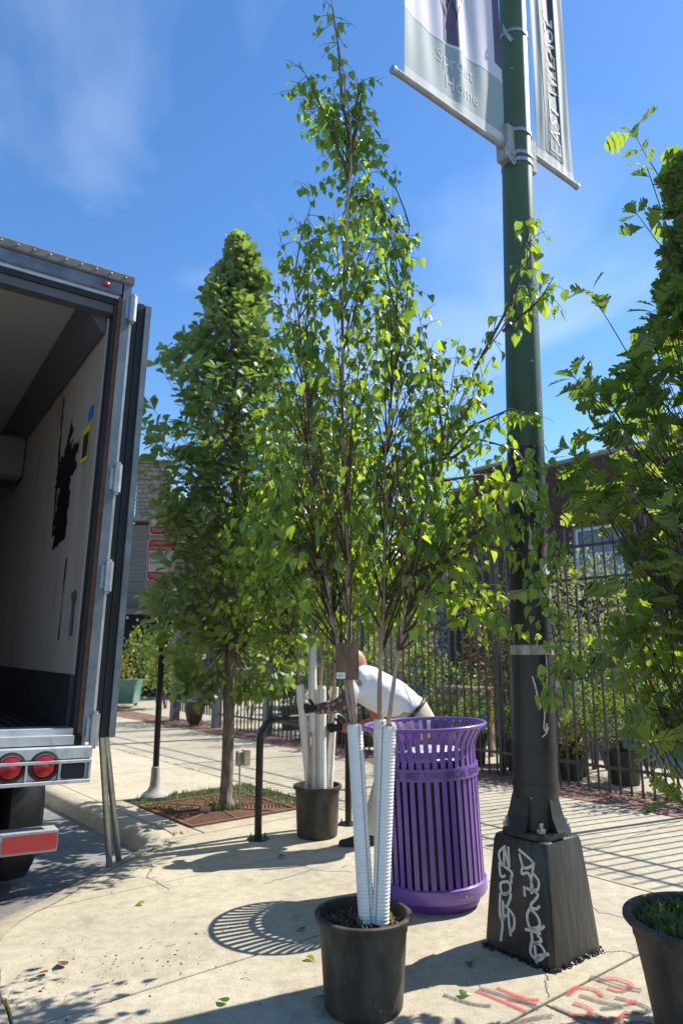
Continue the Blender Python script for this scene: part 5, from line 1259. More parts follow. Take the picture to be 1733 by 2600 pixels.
# plant tag hung on the birch
pt_ = empty('plant_tag', (.022, 3.34, 1.45), 'brown picture plant tag with white corner tied to the birch stem', 'tag')
mb = MB(); mb.box((.026, 3.345, 1.447), (.108, .0025, .165), rotz(.08), .001); mb.build('card', M['tagbrown'], pt_)
mb = MB(); mb.box((-.003, 3.3405, 1.384), (.04, .0015, .028), rotz(.08)); mb.build('label_patch', M['signwhite'], pt_)
text_mesh('BAILEY', .0095, lambda x, y: Vector((-.003 + x, 3.3385 + x * .08, 1.381 + y)), 'lettering', M['ink'], pt_, 'CENTER')
mb = MB(); mb.tube([(.02, 3.342, 1.53), (.03, 3.36, 1.55), (.045, 3.385, 1.555), (.03, 3.40, 1.55), (.02, 3.342, 1.53)], .0012, 4); mb.build('tie', M['steel'], pt_)

# ================================================================== BIKE RACK
rk = empty('bike_rack', (-.674, 6.12, 0), 'black bent-tube bike rack hoop bolted to the sidewalk', 'bike rack')
A_ = Vector((-.674, 6.12, 0)); Bq = Vector((.06, 6.62, 0)); d = (Bq - A_).normalized(); W = (Bq - A_).length; rad = .17; H_ = .93
pts = [A_ + Vector((0, 0, z)) for z in (0, .25, .5, H_ - rad)]
for k in range(1, 9): a = math.pi / 2 * k / 8; pts.append(A_ + d * (rad - rad * math.cos(a)) + Vector((0, 0, H_ - rad + rad * math.sin(a))))
pts.append(A_ + d * W * .5 + Vector((0, 0, H_)))
for k in range(0, 9): a = math.pi / 2 * k / 8; pts.append(Bq - d * (rad - rad * math.sin(a)) + Vector((0, 0, H_ - rad + rad * math.cos(a))))
pts += [Bq + Vector((0, 0, z)) for z in (.5, .25, 0)]
mb = MB(); mb.tube(pts, .030, 8); mb.build('hoop', M['blackmetal'], rk, smooth=True, angle=50)
for c in (A_, Bq):
    mb = MB(); mb.lathe([(.001, 0), (.085, 0), (.085, .010), (.05, .014), (.034, .02), (.001, .02)], 28, c); ft = mb.build('foot_plate', M['blackmetal'], rk, smooth=True, angle=40)
    for k in range(3):
        a = 2.1 * k + .6; mb = MB(); mb.lathe([(.008, 0), (.008, .016), (.004, .017), (.004, .034), (.0, .034)], 6, c + Vector((math.cos(a) * .065, math.sin(a) * .065, .010))); mb.build('anchor_bolt', M['blackmetal'], ft)

# ================================================================== PARKING SIGN
SC = Vector((-1.934, 7.77, 0))
sg_ = empty('parking_sign', SC, 'red and white tow zone parking signs on a black post beside the street oak', 'sign')
mb = MB(); mb.tube([SC + Vector((0, 0, .1)), SC + Vector((-.0, 0, 3.15))], .032, 14); mb.build('post', M['blackmetal'], sg_, smooth=True, angle=50)
mb = MB(); mb.lathe([(.001, 0), (.135, 0), (.14, .02), (.12, .045), (.075, .075), (.055, .12), (.048, .20), (.044, .30), (.034, .305), (.001, .305)], 24, SC); mb.build('base', M['castgrey'], sg_, smooth=True, angle=50)
fc = Matrix.Rotation(R(4), 3, 'Z')
def sign_panel(cx_, cz, w_, h_, bands, txts):
    def q(x, z, y=0): return SC + Vector((0, -.036, 0)) + fc @ Vector((cx_ + x, -y, cz + z))
    def rrect(w_, h_, r_, y, t):
        pts = []
        for sx, sz, a0 in ((1, 1, 0), (-1, 1, 90), (-1, -1, 180), (1, -1, 270)):
            for k in range(5): a = R(a0 + k * 22.5); pts.append((sx * (w_ / 2 - r_) + r_ * math.cos(a), sz * (h_ / 2 - r_) + r_ * math.sin(a)))
        mb = MB(); mb.loft([[q(x, z, y) for x, z in pts], [q(x, z, y + t) for x, z in pts]]); return mb
    p = rrect(w_, h_, .03, 0, .003).build('panel', M['signwhite'], sg_)
    # red outline made of four thin bars, then the red bands
    mb = MB(); e = .012
    for x, z, ww, hh in ((0, h_ / 2 - e, w_ - .06, .009), (0, -h_ / 2 + e, w_ - .06, .009), (-w_ / 2 + e, 0, .009, h_ - .06), (w_ / 2 - e, 0, .009, h_ - .06)):
        mb.add([q(x - ww / 2, z - hh / 2, .0042), q(x + ww / 2, z - hh / 2, .0042), q(x + ww / 2, z + hh / 2, .0042), q(x - ww / 2, z + hh / 2, .0042)], [(0, 1, 2, 3)])
    mb.build('border', M['signred'], p)
    for z0, z1 in bands:
        mb = MB(); mb.add([q(-w_ / 2 + .018, z0, .0055), q(w_ / 2 - .018, z0, .0055), q(w_ / 2 - .018, z1, .0055), q(-w_ / 2 + .018, z1, .0055)], [(0, 1, 2, 3)]); mb.build('red_band', M['signred'], p)
    for t, sz, x, z, m in txts: text_mesh(t, sz, lambda a, b, x=x, z=z: q(x + a, z + b, .007), 'lettering', M[m], p, 'LEFT', xs=.9)
    return p
p1 = sign_panel(-.03, 2.965, .31, .44, [(-.205, -.125)], [('TOW ZONE', .062, -.125, -.187, 'whiteink')])
# prohibition ring on the upper sign
mb = MB(); q0 = SC + Vector((0, -.036, 0))
for k in range(28):
    a, b = 6.283 * k / 28, 6.283 * (k + 1) / 28; mb.add([q0 + fc @ Vector((-.03 + r_ * math.cos(t), -.0055, 3.06 + r_ * math.sin(t))) for r_, t in ((.082, a), (.10, a), (.10, b), (.082, b))], [(0, 1, 2, 3)])
mb.build('ring', M['signred'], p1)
sign_panel(-.035, 2.47, .31, .46, [(.10, .215), (-.215, -.135)], [('15 MIN', .05, -.125, .165, 'whiteink'), ('STANDING', .045, -.125, .115, 'whiteink'), ('USE', .045, -.125, .05, 'redink' if False else 'ink'), ('FLASHERS', .045, -.125, 0, 'ink'), ('9AM', .045, -.125, -.05, 'ink'), ('TOW ZONE', .062, -.125, -.197, 'whiteink')])

# outlet box on a stake by the oak
ob = empty('outlet_box', (-.98, 7.18, 0), 'small outdoor outlet box with cream cover on a stake behind the oak trunk', 'outlet box')
mb = MB(); mb.tube([(-.965, 7.18, -.02), (-.985, 7.20, .42)], .009, 6); mb.build('stake', M['steel'], ob)
mb = MB(); mb.box((-.975, 7.2, .47), (.085, .06, .13), rotz(.5), .006); mb.build('box', M['steel'], ob)
mb = MB(); mb.box((-.925, 7.19, .475), (.055, .10, .15), rotz(.5), .012); mb.build('cover', M['cream'], ob)

# ================================================================== TRUCK
TKL = Vector((-1.448, 4.35, -.06)); tr_ax = Vector((-.545, .838, 0)).normalized(); rt_ax = Vector((.838, .545, 0)).normalized()
tk = empty('box_truck', TKL, 'white box trailer truck backed to the kerb with its rear door folded open', 'truck')
m3 = Matrix((rt_ax, tr_ax, Vector((0, 0, 1)))).transposed() @ Matrix.Rotation(R(1.6), 3, 'Y')
tk.rotation_euler = m3.to_euler()
tk.location = TKL - m3 @ Vector((.055, 0, 0))
# local coordinates: x right (0 = right outer edge, negative to the left), y forward into the truck, z up
WT, LT, Z0, Z1 = 2.5, 9.0, 1.08, 4.0
def tbox(x0, x1, y0, y1, z0, z1, name, m, ch=0, parent=None, rot=None):
    mb = MB(); mb.box(((x0 + x1) / 2, (y0 + y1) / 2, (z0 + z1) / 2), (x1 - x0, y1 - y0, z1 - z0), rot, ch); return mb.build(name, M[m], parent or tk, world=False)
body = empty('box_body'); body.parent = tk
tbox(-.11, -.02, .12, LT, Z0 + .33, Z1 - .26, 'side_wall', 'boxwall', 0, body)
tbox(-WT + .02, -WT + .11, .12, LT, Z0 + .33, Z1 - .26, 'side_wall', 'boxwall', 0, body)
tbox(-.12, -.02, .12, LT, Z0, Z0 + .329, 'kick_liner', 'darkliner', 0, body)
tbox(-WT + .02, -WT + .12, .12, LT, Z0, Z0 + .329, 'kick_liner', 'darkliner', 0, body)
tbox(-WT + .02, -.02, .14, LT, Z1 - .16, Z1 - .06, 'ceiling', 'boxceil', 0, body)
tbox(-WT + .02, -.02, LT, LT + .1, Z0, Z1 - .06, 'front_wall', 'boxwall', 0, body)
tbox(-.02, -.0, .12, LT + .1, Z0 - .12, Z1 - .05, 'outer_skin', 'alu', 0, body)
tbox(-WT, -WT + .02, .12, LT + .1, Z0 - .12, Z1 - .05, 'outer_skin', 'alu', 0, body)
tbox(-WT, 0, .12, LT + .1, Z1 - .055, Z1 - .03, 'roof', 'alu', 0, body)
# slanted cove along the ceiling edges
for sx in (0, 1):
    mb = MB(); x0 = -.115 if sx == 0 else -WT + .115; k = -1 if sx == 0 else 1
    prof = [(x0, Z1 - .36), (x0 + k * .02, Z1 - .36), (x0 + k * .17, Z1 - .165), (x0, Z1 - .165)]
    mb.loft([[Vector((a, y, b)) for a, b in prof] for y in (.14, LT)]); mb.build('cove', M['cove'], body, world=False)
tbox(-WT + .02, -.02, .12, LT, Z0 - .1, Z0 - .012, 'deck', 'darkliner', 0, body)
for k in range(34):
    x = -WT + .15 + k * (WT - .3) / 33; tbox(x - .018, x + .018, .13, LT, Z0 - .0115, Z0 + .012, 'floor_rib', 'darkliner', 0, tk)
# rear frame
fr = empty('rear_frame'); fr.parent = tk
tbox(-.052, 0, .0, .118, Z0 - .02, Z1 - .02, 'frame_post', 'trim', .006, fr)
tbox(-.098, -.075, .03, .14, Z0, Z1 - .14, 'frame_seal', 'rubber', 0, fr)
tbox(-.0745, -.0525, .012, .05, Z0, Z1 - .14, 'frame_edge', 'rust', 0, fr)
tbox(-WT, -WT + .105, .0, .118, Z0 - .02, Z1 - .02, 'frame_post', 'trim', .006, fr)
tbox(-WT + .106, -.0625, .0, .118, Z1 - .13, Z1 - .045, 'header', 'trim', .006, fr)
tbox(-WT + .106, -.0625, .02, .118, Z1 - .155, Z1 - .131, 'header_lip', 'alu', 0, fr)
tbox(-WT + .106, -.0625, .035, .13, Z1 - .19, Z1 - .156, 'header_lip', 'rubber', 0, fr)
tbox(-WT + .106, -.0625, .05, .138, Z1 - .25, Z1 - .191, 'header_seal', 'cove', 0, fr)
tbox(-WT - .01, .01, -.012, .14, Z1 - .044, Z1 + .025, 'roof_rail', 'darkrail', .01, fr)
mb = MB()
rv_me = None
for k in range(26):
    x = -.05 - k * .095; mb = MB(); mb.lathe([(.008, 0), (.007, .004), (.0, .006)], 8, (x, -.0122, Z1 - .004), Matrix.Rotation(R(90), 3, 'X')); mb.build('rivet', M['steel'], fr, world=False)
for x in (-.17, -1.25, -2.33):
    mb = MB(); mb.lathe([(.024, 0), (.024, .008), (.018, .016), (.0, .018)], 14, (x, -.001, Z1 - .088), Matrix.Rotation(R(90), 3, 'X') @ Matrix.Scale(.7, 3, Vector((0, 1, 0)))); mb.build('marker_light', M['redlens'], fr, world=False, smooth=True)
# sill, bumper and light cluster
tbox(-WT + .106, -.099, .02, .16, Z0 - .012, Z0 + .03, 'sill', 'alu', .004, fr)
tbox(-WT + .106, -.10, -.03, .018, Z0 - .06, Z0 - .005, 'sill_step', 'alu', .004, fr)
tbox(-WT, 0.0, -.06, -.0, Z0 - .135, Z0 - .065, 'bumper_top', 'alu', .008, fr)
mb = MB(); x1 = 0.0
tbox(-.72, 0, -.03, 0, .825, Z0 - .137, 'light_panel', 'alu', 0, fr)
for z0, z1 in ((.815, .835), (Z0 - .155, Z0 - .137)): tbox(-.72, .0, -.07, -.031, z0, z1, 'light_frame', 'alu', .003, fr)
for x in (-.0, -.165, -.34, -.515, -.71): tbox(x - .012, x + .0, -.066, -.031, .836, Z0 - .156, 'light_divider', 'alu', 0, fr)
for i, x in enumerate((-.254, -.428, -.61)):
    mb = MB(); mb.lathe([(.082, -.0), (.082, .03), (.066, .034), (.064, .02), (.0, .02)], 28, (x, -.031, .915), Matrix.Rotation(R(90), 3, 'X')); g_ = mb.build('tail_light', M['rubber'], fr, world=False, smooth=True, angle=40)
    mb = MB(); mb.lathe([(.0635, .0), (.0635, .028), (.05, .036), (.0, .040)], 28, (x, -.031, .915), Matrix.Rotation(R(90), 3, 'X')); mb.build('red_lens', M['redlens'], fr, world=False, smooth=True)
tbox(-.155, -.03, -.052, -.031, .84, Z0 - .158, 'black_light', 'rubber', .008, fr)
# underride guard, struts, mud flap, wheels
ug = tbox(-WT + .12, -.14, -.05, .05, .46, .58, 'underride_bar', 'castgrey', .008)
for k in range(8):
    x1_ = -.145 - k * .29; mb = MB(); mb.add([(x1_ - .28, -.0525, .475), (x1_, -.0525, .475), (x1_, -.0525, .56), (x1_ - .28, -.0525, .56)], [(0, 1, 2, 3)]); mb.build('reflective_tape', M['redtape' if k % 2 == 0 else 'whitetape'], ug, world=False)
for x in (-.75, -1.75): tbox(x - .05, x + .05, -.02, .03, .581, .95, 'guard_strut', 'castgrey')
tbox(-1.05, -.43, .5, .515, .24, .95, 'mud_flap', 'rubber', .003)
tbox(-2.07, -1.45, .5, .515, .24, .95, 'mud_flap', 'rubber', .003)
tbox(-1.7, -.8, .3, LT, .80, Z0 - .101, 'chassis', 'darkliner')
for y in (1.25, 2.5):
    for x in (-.12, -.42, -WT + .12, -WT + .42):
        mb = MB(); mb.lathe([(.001, -.10), (.28, -.12), (.42, -.125), (.48, -.09), (.49, 0), (.48, .09), (.42, .125), (.28, .12), (.001, .10)], 30, (x - .05 if x > -1 else x + .05, y, .495), Matrix.Rotation(R(90), 3, 'Y')); mb.build('wheel', M['rubber'], tk, world=False, smooth=True, angle=40)
# folded-back rear door, hinges
dr_ = empty('rear_door'); dr_.parent = tk
tbox(.052, .145, .04, 1.22, Z0 - .035, Z1 - .13, 'door_leaf', 'cove', .008, dr_)
tbox(.022, .054, .02, 1.2, Z0 - .02, Z1 - .15, 'door_gasket', 'rubber', 0, dr_)
tbox(.06, .10, .022, .0395, Z0 - .03, Z1 - .14, 'door_edge_trim', 'rubber', 0, dr_)
tbox(.105, .142, .0, .0395, Z0 - .03, Z1 - .15, 'door_edge_trim', 'trim', .004, dr_)
tbox(.004, .02, .01, .06, Z0, Z1 - .16, 'hinge_channel', 'alu', 0, dr_)
for z in (1.10, 2.0, 2.62, 3.78):
    mb = MB(); mb.lathe([(.001, -.105), (.014, -.105), (.014, -.092), (.026, -.09), (.026, .09), (.014, .092), (.014, .105), (.001, .105)], 14, (.012, -.022, z)); mb.build('hinge', M['steel'], dr_, world=False, smooth=True, angle=40)
    tbox(-.03, .008, -.008, -.001, z - .07, z + .07, 'hinge_plate', 'steel', 0, dr_)
# what sticks to the inner wall: stickers, black smear patch, tape strip, evaporator hood
def wallpatch(y0, z0, pts, m, name, dx=.003):
    mb = MB(); mb.add([(-.112 - dx, y0 + a, z0 + b) for a, b in pts], [tuple(range(len(pts)))[::-1]]); return mb.build(name, M[m], tk, world=False)
wallpatch(.28, 2.80, [(0, 0), (.20, 0), (.20, .25), (0, .25)], 'yellow', 'warning_sticker')
wallpatch(.305, 2.83, [(0, 0), (.15, 0), (.15, .17), (0, .17)], 'darkliner', 'sticker_print', .0045)
wallpatch(.26, 3.09, [(0, 0), (.12, -.01), (.13, .06), (.06, .09), (.0, .08)], 'blue', 'blue_sticker')
M['smear'] = mat('black smear', (.008, .008, .009), .35, .3, 20, bump=.3)
rsm = random.Random(3)
def ragged(pts, k=12, j=.02):
    o_ = []
    for i in range(len(pts)):
        p, q = Vector(pts[i]), Vector(pts[(i + 1) % len(pts)])
        for t in range(k): r_ = p.lerp(q, t / k); o_.append((r_.x + rsm.gauss(0, j * 1.6), r_.y + rsm.gauss(0, j)))
    return o_
wallpatch(.72, 2.30, ragged([(0, .02), (.42, 0), (.44, .2), (.36, .42), (.55, .50), (.56, .72), (.36, .70), (.18, .96), (.10, .72), (-.08, .70), (-.10, .50), (.06, .46), (.02, .2)]), 'smear', 'black_smear')
wallpatch(1.16, 2.40, ragged([(0, 0), (.05, 0), (.10, .5), (.2, 1.1), (.17, 1.15), (.08, .6)], 9, .008), 'smear', 'black_streak')
wallpatch(.60, 1.62, ragged([(0, 0), (.015, 0), (.02, .55), (.0, .55)], 4, .004), 'smear', 'scratch')
wallpatch(.22, 1.64, [(0, 0), (.08, 0), (.09, .20), (.14, .27), (.02, .29), (-.02, .24), (.02, .19)], 'cove', 'peeling_tape')
tbox(-.36, -.125, 3.0, 3.5, Z1 - .80, Z1 - .34, 'duct_hood', 'cove', .04, tk)
# folding galvanised trestle standing in the gutter behind the truck corner
ts = empty('steel_trestle', (-1.63, 5.5, -.1), 'pair of galvanised steel trestle legs standing in the gutter behind the truck corner', 'trestle')
zt = road_z(-1.66, 5.5)
for a, b in (((-1.640, 5.43, zt), (-1.60, 4.92, .98)), ((-1.625, 5.60, zt), (-1.585, 4.95, .98))):
    mb = MB(); mb.tube([a, b], .022, 10); mb.build('leg', M['steel'], ts, smooth=True, angle=50)
mb = MB(); mb.tube([(-1.66, 4.92, .97), (-1.52, 4.95, .97)], .02, 10); mb.build('hinge_bar', M['steel'], ts, smooth=True, angle=50)

# ================================================================== WORKER
pe = empty('person', (.3, 6.0, 0), 'person in white t-shirt and khaki trousers bending to grip the white trunk guards', 'person')
def skin_obj(name, verts, edges, radii, m, parent, sub=2, root=0):
    me = bpy.data.meshes.new(name); base = wmat(parent).translation if parent else Vector()
    me.from_pydata([tuple(Vector(v) - base) for v in verts], edges, []); me.materials.append(m)
    o = bpy.data.objects.new(name, me); COL.objects.link(o); o.parent = parent
    md = o.modifiers.new('skin', 'SKIN'); md.use_smooth_shade = True
    for i, r_ in enumerate(radii):
        sv = me.skin_vertices[0].data[i]; sv.radius = r_ if isinstance(r_, tuple) else (r_, r_); sv.use_root = (i == root)
    sd = o.modifiers.new('sub', 'SUBSURF'); sd.levels = sub; sd.render_levels = sub
    return o
V_ = [(.60, 6.02, .95), (.48, 6.02, 1.06), (.34, 6.02, 1.15), (.20, 6.02, 1.24), (.12, 6.01, 1.29), (.075, 6.0, 1.33), (.05, 5.99, 1.375), (.025, 5.985, 1.42),
      (.15, 5.84, 1.24), (.06, 5.79, 1.15), (.0, 5.77, 1.085), (-.10, 5.80, 1.05), (-.2, 5.87, 1.03),
      (.15, 6.20, 1.23), (.25, 6.22, 1.06), (.31, 6.2, .92), (.14, 6.16, .87), (.0, 6.13, .86),
      (.58, 5.92, .88), (.44, 5.92, .70), (.34, 5.92, .50), (.27, 5.93, .30), (.20, 5.94, .10),
      (.60, 6.12, .88), (.56, 6.14, .68), (.52, 6.15, .48), (.54, 6.16, .28), (.56, 6.17, .10)]
E_ = [(0, 1), (1, 2), (2, 3), (3, 4), (4, 5), (5, 6), (6, 7), (4, 8), (8, 9), (9, 10), (10, 11), (11, 12), (4, 13), (13, 14), (14, 15), (15, 16), (16, 17), (0, 18), (18, 19), (19, 20), (20, 21), (21, 22), (0, 23), (23, 24), (24, 25), (25, 26), (26, 27)]
R_ = [(.14, .12), (.13, .11), (.14, .12), (.13, .11), (.10, .09), .055, .075, .082, .055, .048, .042, .04, .03, .055, .048, .042, .038, .03, .08, .075, .06, .05, .038, .08, .075, .06, .05, .038]
bodyp = skin_obj('body', V_, E_, R_, M['skin'], pe)
# head: a rounded skull with brow, nose and ear, facing down and to the left
bm = bmesh.new(); bmesh.ops.create_icosphere(bm, subdivisions=4, radius=1)
for v in bm.verts:
    p = v.co.copy(); x = p.x * .098; y = p.y * .075; z = p.z * .115
    if p.z < -.2: x *= 1 - .18 * (-.2 - p.z); y *= 1 - .25 * (-.2 - p.z)      # jaw
    f_ = max(0, -p.x)
    x -= .026 * math.exp(-((p.y / .22) ** 2 + ((p.z + .12) / .16) ** 2)) * (f_ > .5)       # nose
    x += .010 * math.exp(-(((abs(p.y) - .38) / .16) ** 2 + ((p.z - .08) / .11) ** 2)) * (f_ > .3)  # eye sockets
    x += .006 * math.exp(-((p.y / .35) ** 2 + ((p.z + .48) / .05) ** 2)) * (f_ > .3)       # mouth line
    y += .016 * (1 if p.y > 0 else -1) * math.exp(-(((p.x - .05) / .16) ** 2 + ((p.z + .02) / .22) ** 2)) * (abs(p.y) > .8)  # ears
    v.co = Vector((x, y, z))
me = bpy.data.meshes.new('head'); bm.to_mesh(me); bm.free(); me.materials.append(M['skin']); me.polygons.foreach_set('use_smooth', [True] * len(me.polygons))
ho = bpy.data.objects.new('head', me); COL.objects.link(ho); ho.parent = pe; ho.location = Vector((.10, 5.985, 1.41)) - pe.location; ho.rotation_euler = (0, R(-55), R(8))
def ell(c, ax, rt, rw, n_=22, k=1.0, bulge=0):
    """ellipse section: centre c, spine direction ax (in the x-z plane), rt across in the plane, rw along y"""
    ax = Vector(ax).normalized(); nn = Vector((-ax.z, 0, ax.x)); q = []
    for i in range(n_):
        a = 6.283 * i / n_; ca, sa = math.cos(a), math.sin(a)
        ca = math.copysign(abs(ca) ** .85, ca); sa = math.copysign(abs(sa) ** .85, sa)
        q.append(Vector(c) + nn * (ca * rt) + Vector((0, 1, 0)) * (sa * rw))
    return q
rw_ = random.Random(6)
def cloth(name, secs, m, parent, wr=.004, cap=True):
    mb = MB(); ss = []
    for i in range(len(secs) - 1):
        for k in range(4):
            t = k / 4; ss.append([a.lerp(b, t) for a, b in zip(secs[i], secs[i + 1])])
    ss.append(secs[-1])
    for i, q in enumerate(ss):
        c = sum(q, Vector()) / len(q)
        ss[i] = [c + (p - c) * (1 + wr * 7 * math.sin(2.2 * j + i * .55 + 1.5 * math.sin(i * .4)) * .6 + rw_.uniform(-1, 1) * wr) for j, p in enumerate(q)]
    mb.loft(ss, cap); o = mb.build(name, M[m], parent, smooth=True)
    s_ = o.modifiers.new('sub', 'SUBSURF'); s_.levels = 1; s_.render_levels = 1; return o
ax = (-.5, 0, .32)
shirt = cloth('shirt', [ell((.60, 6.01, 1.005), (-.6, 0, .5), .105, .185), ell((.52, 6.01, 1.06), (-.6, 0, .45), .13, .195), ell((.42, 6.01, 1.10), ax, .165, .20), ell((.30, 6.01, 1.165), ax, .165, .205), ell((.19, 6.01, 1.23), ax, .155, .215), ell((.125, 6.005, 1.275), ax, .125, .20), ell((.095, 6.0, 1.30), ax, .085, .12)], 'shirt', pe, .011)
cloth('shirt_sleeve', [ell((.17, 5.88, 1.255), (-.5, -.3, -.5), .085, .06), ell((.11, 5.82, 1.205), (-.5, -.3, -.6), .082, .06), ell((.055, 5.785, 1.155), (-.5, -.2, -.6), .08, .058)], 'shirt', pe)
cloth('shirt_sleeve', [ell((.17, 6.15, 1.25), (.3, .1, -.6), .08, .06), ell((.20, 6.2, 1.16), (.4, .1, -.6), .075, .06)], 'shirt', pe)
cloth('trousers', [ell((.50, 6.015, 1.055), (-.5, 0, .45), .135, .185), ell((.57, 6.015, .985), (-.5, 0, .5), .165, .195), ell((.61, 6.015, .91), (-.2, 0, .6), .165, .19), ell((.60, 6.015, .84), (0, 0, 1), .15, .18), ell((.57, 6.015, .79), (0, 0, 1), .13, .16)], 'khaki', pe)
cloth('trouser_leg', [ell((.58, 5.93, .90), (-.2, 0, 1), .125, .095), ell((.46, 5.925, .70), (-.5, 0, -1), .105, .09), ell((.355, 5.92, .52), (-.5, 0, -1), .088, .08), ell((.29, 5.93, .32), (-.3, 0, -1), .080, .075), ell((.235, 5.935, .16), (-.3, 0, -1), .078, .072), ell((.215, 5.94, .085), (-.2, 0, -1), .082, .075)], 'khaki', pe, .006)
cloth('trouser_leg', [ell((.61, 6.11, .90), (0, 0, 1), .12, .095), ell((.57, 6.14, .68), (0, 0, -1), .10, .09), ell((.53, 6.15, .48), (0, 0, -1), .085, .08), ell((.545, 6.16, .28), (0, 0, -1), .08, .075), ell((.56, 6.17, .09), (0, 0, -1), .08, .075)], 'khaki', pe, .006)
bl_ = MB(); secs = [ell((.565 + k * .020, 6.015, 1.015 - k * .020), (-.5, 0, .48), .150, .196, 30) for k in (0, 1)]; bl_.loft(secs, False); o = bl_.build('belt', M['belt'], pe, smooth=True); s_ = o.modifiers.new('t', 'SOLIDIFY'); s_.thickness = .012; s_.offset = 1
# strap hanging from the waist
mb = MB(); mb.tube([(.49, 5.815, 1.24), (.53, 5.80, 1.14), (.56, 5.80, 1.05), (.585, 5.805, .97)], [(.012, .003)] * 4, 6); mb.build('strap', M['strap'], pe)
# near arm: printed dark sleeve; far arm: red sleeve
def printed():
    m, nt, b = newmat('printed dark sleeve'); tcn = nt.nodes.new('ShaderNodeTexCoord'); vo = nt.nodes.new('ShaderNodeTexVoronoi'); vo.inputs['Scale'].default_value = 24; nt.links.new(tcn.outputs['Object'], vo.inputs['Vector'])
    r_ = nt.nodes.new('ShaderNodeValToRGB'); e = r_.color_ramp.elements; e[0].position = .22; e[0].color = (.095, .07, .055, 1); e[1].position = .27; e[1].color = (.52, .36, .27, 1); n3 = e.new(.36); n3.color = (.52, .36, .27, 1); n4 = e.new(.40); n4.color = (.095, .07, .055, 1)
    nt.links.new(vo.outputs['Distance'], r_.inputs[0]); nt.links.new(r_.outputs[0], b.inputs['Base Color']); b.inputs['Roughness'].default_value = .8; return m
M['printed'] = printed()
def limb(name, pts, rs, m):
    P_ = [Vector(p) for p in pts]; Q = []; RR = []
    for i in range(len(P_) - 1):
        p0 = P_[max(i - 1, 0)]; p1 = P_[i]; p2 = P_[i + 1]; p3 = P_[min(i + 2, len(P_) - 1)]
        for k in range(5):
            t = k / 5; Q.append(.5 * ((2 * p1) + (p2 - p0) * t + (2 * p0 - 5 * p1 + 4 * p2 - p3) * t * t + (3 * p1 - p0 - 3 * p2 + p3) * t ** 3)); RR.append(rs[i] + (rs[i + 1] - rs[i]) * t)
    Q.append(P_[-1]); RR.append(rs[-1]); mb = MB(); mb.tube(Q, RR, 16); return mb.build(name, M[m], pe, smooth=True)
limb('printed_sleeve', [(.07, 5.79, 1.165), (.01, 5.77, 1.10), (-.04, 5.775, 1.065), (-.12, 5.81, 1.05), (-.20, 5.865, 1.035)], [.053, .054, .053, .047, .036], 'printed')
limb('red_sleeve', [(.24, 6.21, 1.10), (.30, 6.2, .95), (.27, 6.19, .89), (.14, 6.16, .87), (.02, 6.135, .862)], [.055, .055, .052, .046, .038], 'redsleeve')
def glove(name, wrist, d, up, sgn):
    """palm, four fingers curled round a guard and a thumb on the side"""
    w_ = Vector(wrist); d = Vector(d).normalized(); up = (Vector(up) - d * Vector(up).dot(d)).normalized(); sd = d.cross(up)
    vs = [w_, w_ + d * .045, w_ + d * .085]; es = [(0, 1), (1, 2)]; rs_ = [.030, (.030, .034), (.026, .034)]
    for k, (off, ln) in enumerate(((.030, .075), (.010, .085), (-.010, .08), (-.029, .062))):
        b = len(vs); p0 = w_ + d * .088 + up * off; p1 = p0 + d * ln * .42 + sd * sgn * .006; p2 = p1 + (d * .35 + sd * sgn).normalized() * ln * .36; p3 = p2 + (sd * sgn - d * .6).normalized() * ln * .30
        vs += [p0, p1, p2, p3]; es += [(2, b), (b, b + 1), (b + 1, b + 2), (b + 2, b + 3)]; rs_ += [.0115, .0105, .0098, .009]
    b = len(vs); t0 = w_ + d * .03 + up * .03; t1 = t0 + (up * .8 + d * .45).normalized() * .035; t2 = t1 + (d + up * .5 + sd * sgn * .3).normalized() * .035
    vs += [t0, t1, t2]; es += [(1, b), (b, b + 1), (b + 1, b + 2)]; rs_ += [.015, .0125, .011]
    return skin_obj(name, vs, es, rs_, M['glove'], pe, 2)
glove('glove', (-.20, 5.868, 1.034), (-.80, .50, .0), (-.1, -.1, 1), 1)
glove('glove', (.015, 6.133, .862), (-1, .1, 0), (0, -.1, 1), 1)
mb = MB(); c = Vector((-.185, 5.855, 1.037)); dd = Vector((-.82, .54, -.14)).normalized(); mb.tube([c - dd * .011, c + dd * .011], .040, 16, True); wt = mb.build('watch_strap', M['strap'], pe, smooth=True, angle=50)
mb = MB(); mb.box(c + Vector((-.02, -.034, .010)), (.030, .012, .034), Matrix.Rotation(R(-33), 3, 'Z'), .003); mb.build('watch_face', M['blackmetal'], wt)
def shoe(x, y, rz):
    mb = MB(); secs = []
    for t, w_, h_, z0 in ((0, .025, .05, .004), (.06, .036, .085, 0), (.25, .040, .11, 0), (.42, .041, .095, 0), (.6, .045, .07, 0), (.8, .044, .052, 0), (.94, .032, .040, .006), (1, .012, .025, .012)):
        q = []
        for i in range(14):
            a = 6.283 * i / 14; ca, sa = math.cos(a), math.sin(a)
            q.append(Vector((x, y, 0)) + rotz(rz) @ Vector((-.29 * t + .07, ca * w_, z0 + h_ * (.5 + .5 * math.copysign(abs(sa) ** .6, sa)))))
        secs.append(q)
    mb.loft(secs); o = mb.build('shoe', M['shoe'], pe, smooth=True)
    mb = MB(); mb.loft([[Vector((x, y, 0)) + rotz(rz) @ Vector((-.29 * t + .07, s_ * w_, z)) for s_, z in ((-1, .001), (1, .001), (1, .022), (-1, .022))] for t, w_ in ((-.01, .028), (.08, .042), (.4, .046), (.65, .050), (.85, .047), (1.01, .018))]); mb.build('sole', M['rubber'], o)
shoe(.20, 5.94, .12); shoe(.56, 6.17, -.1)

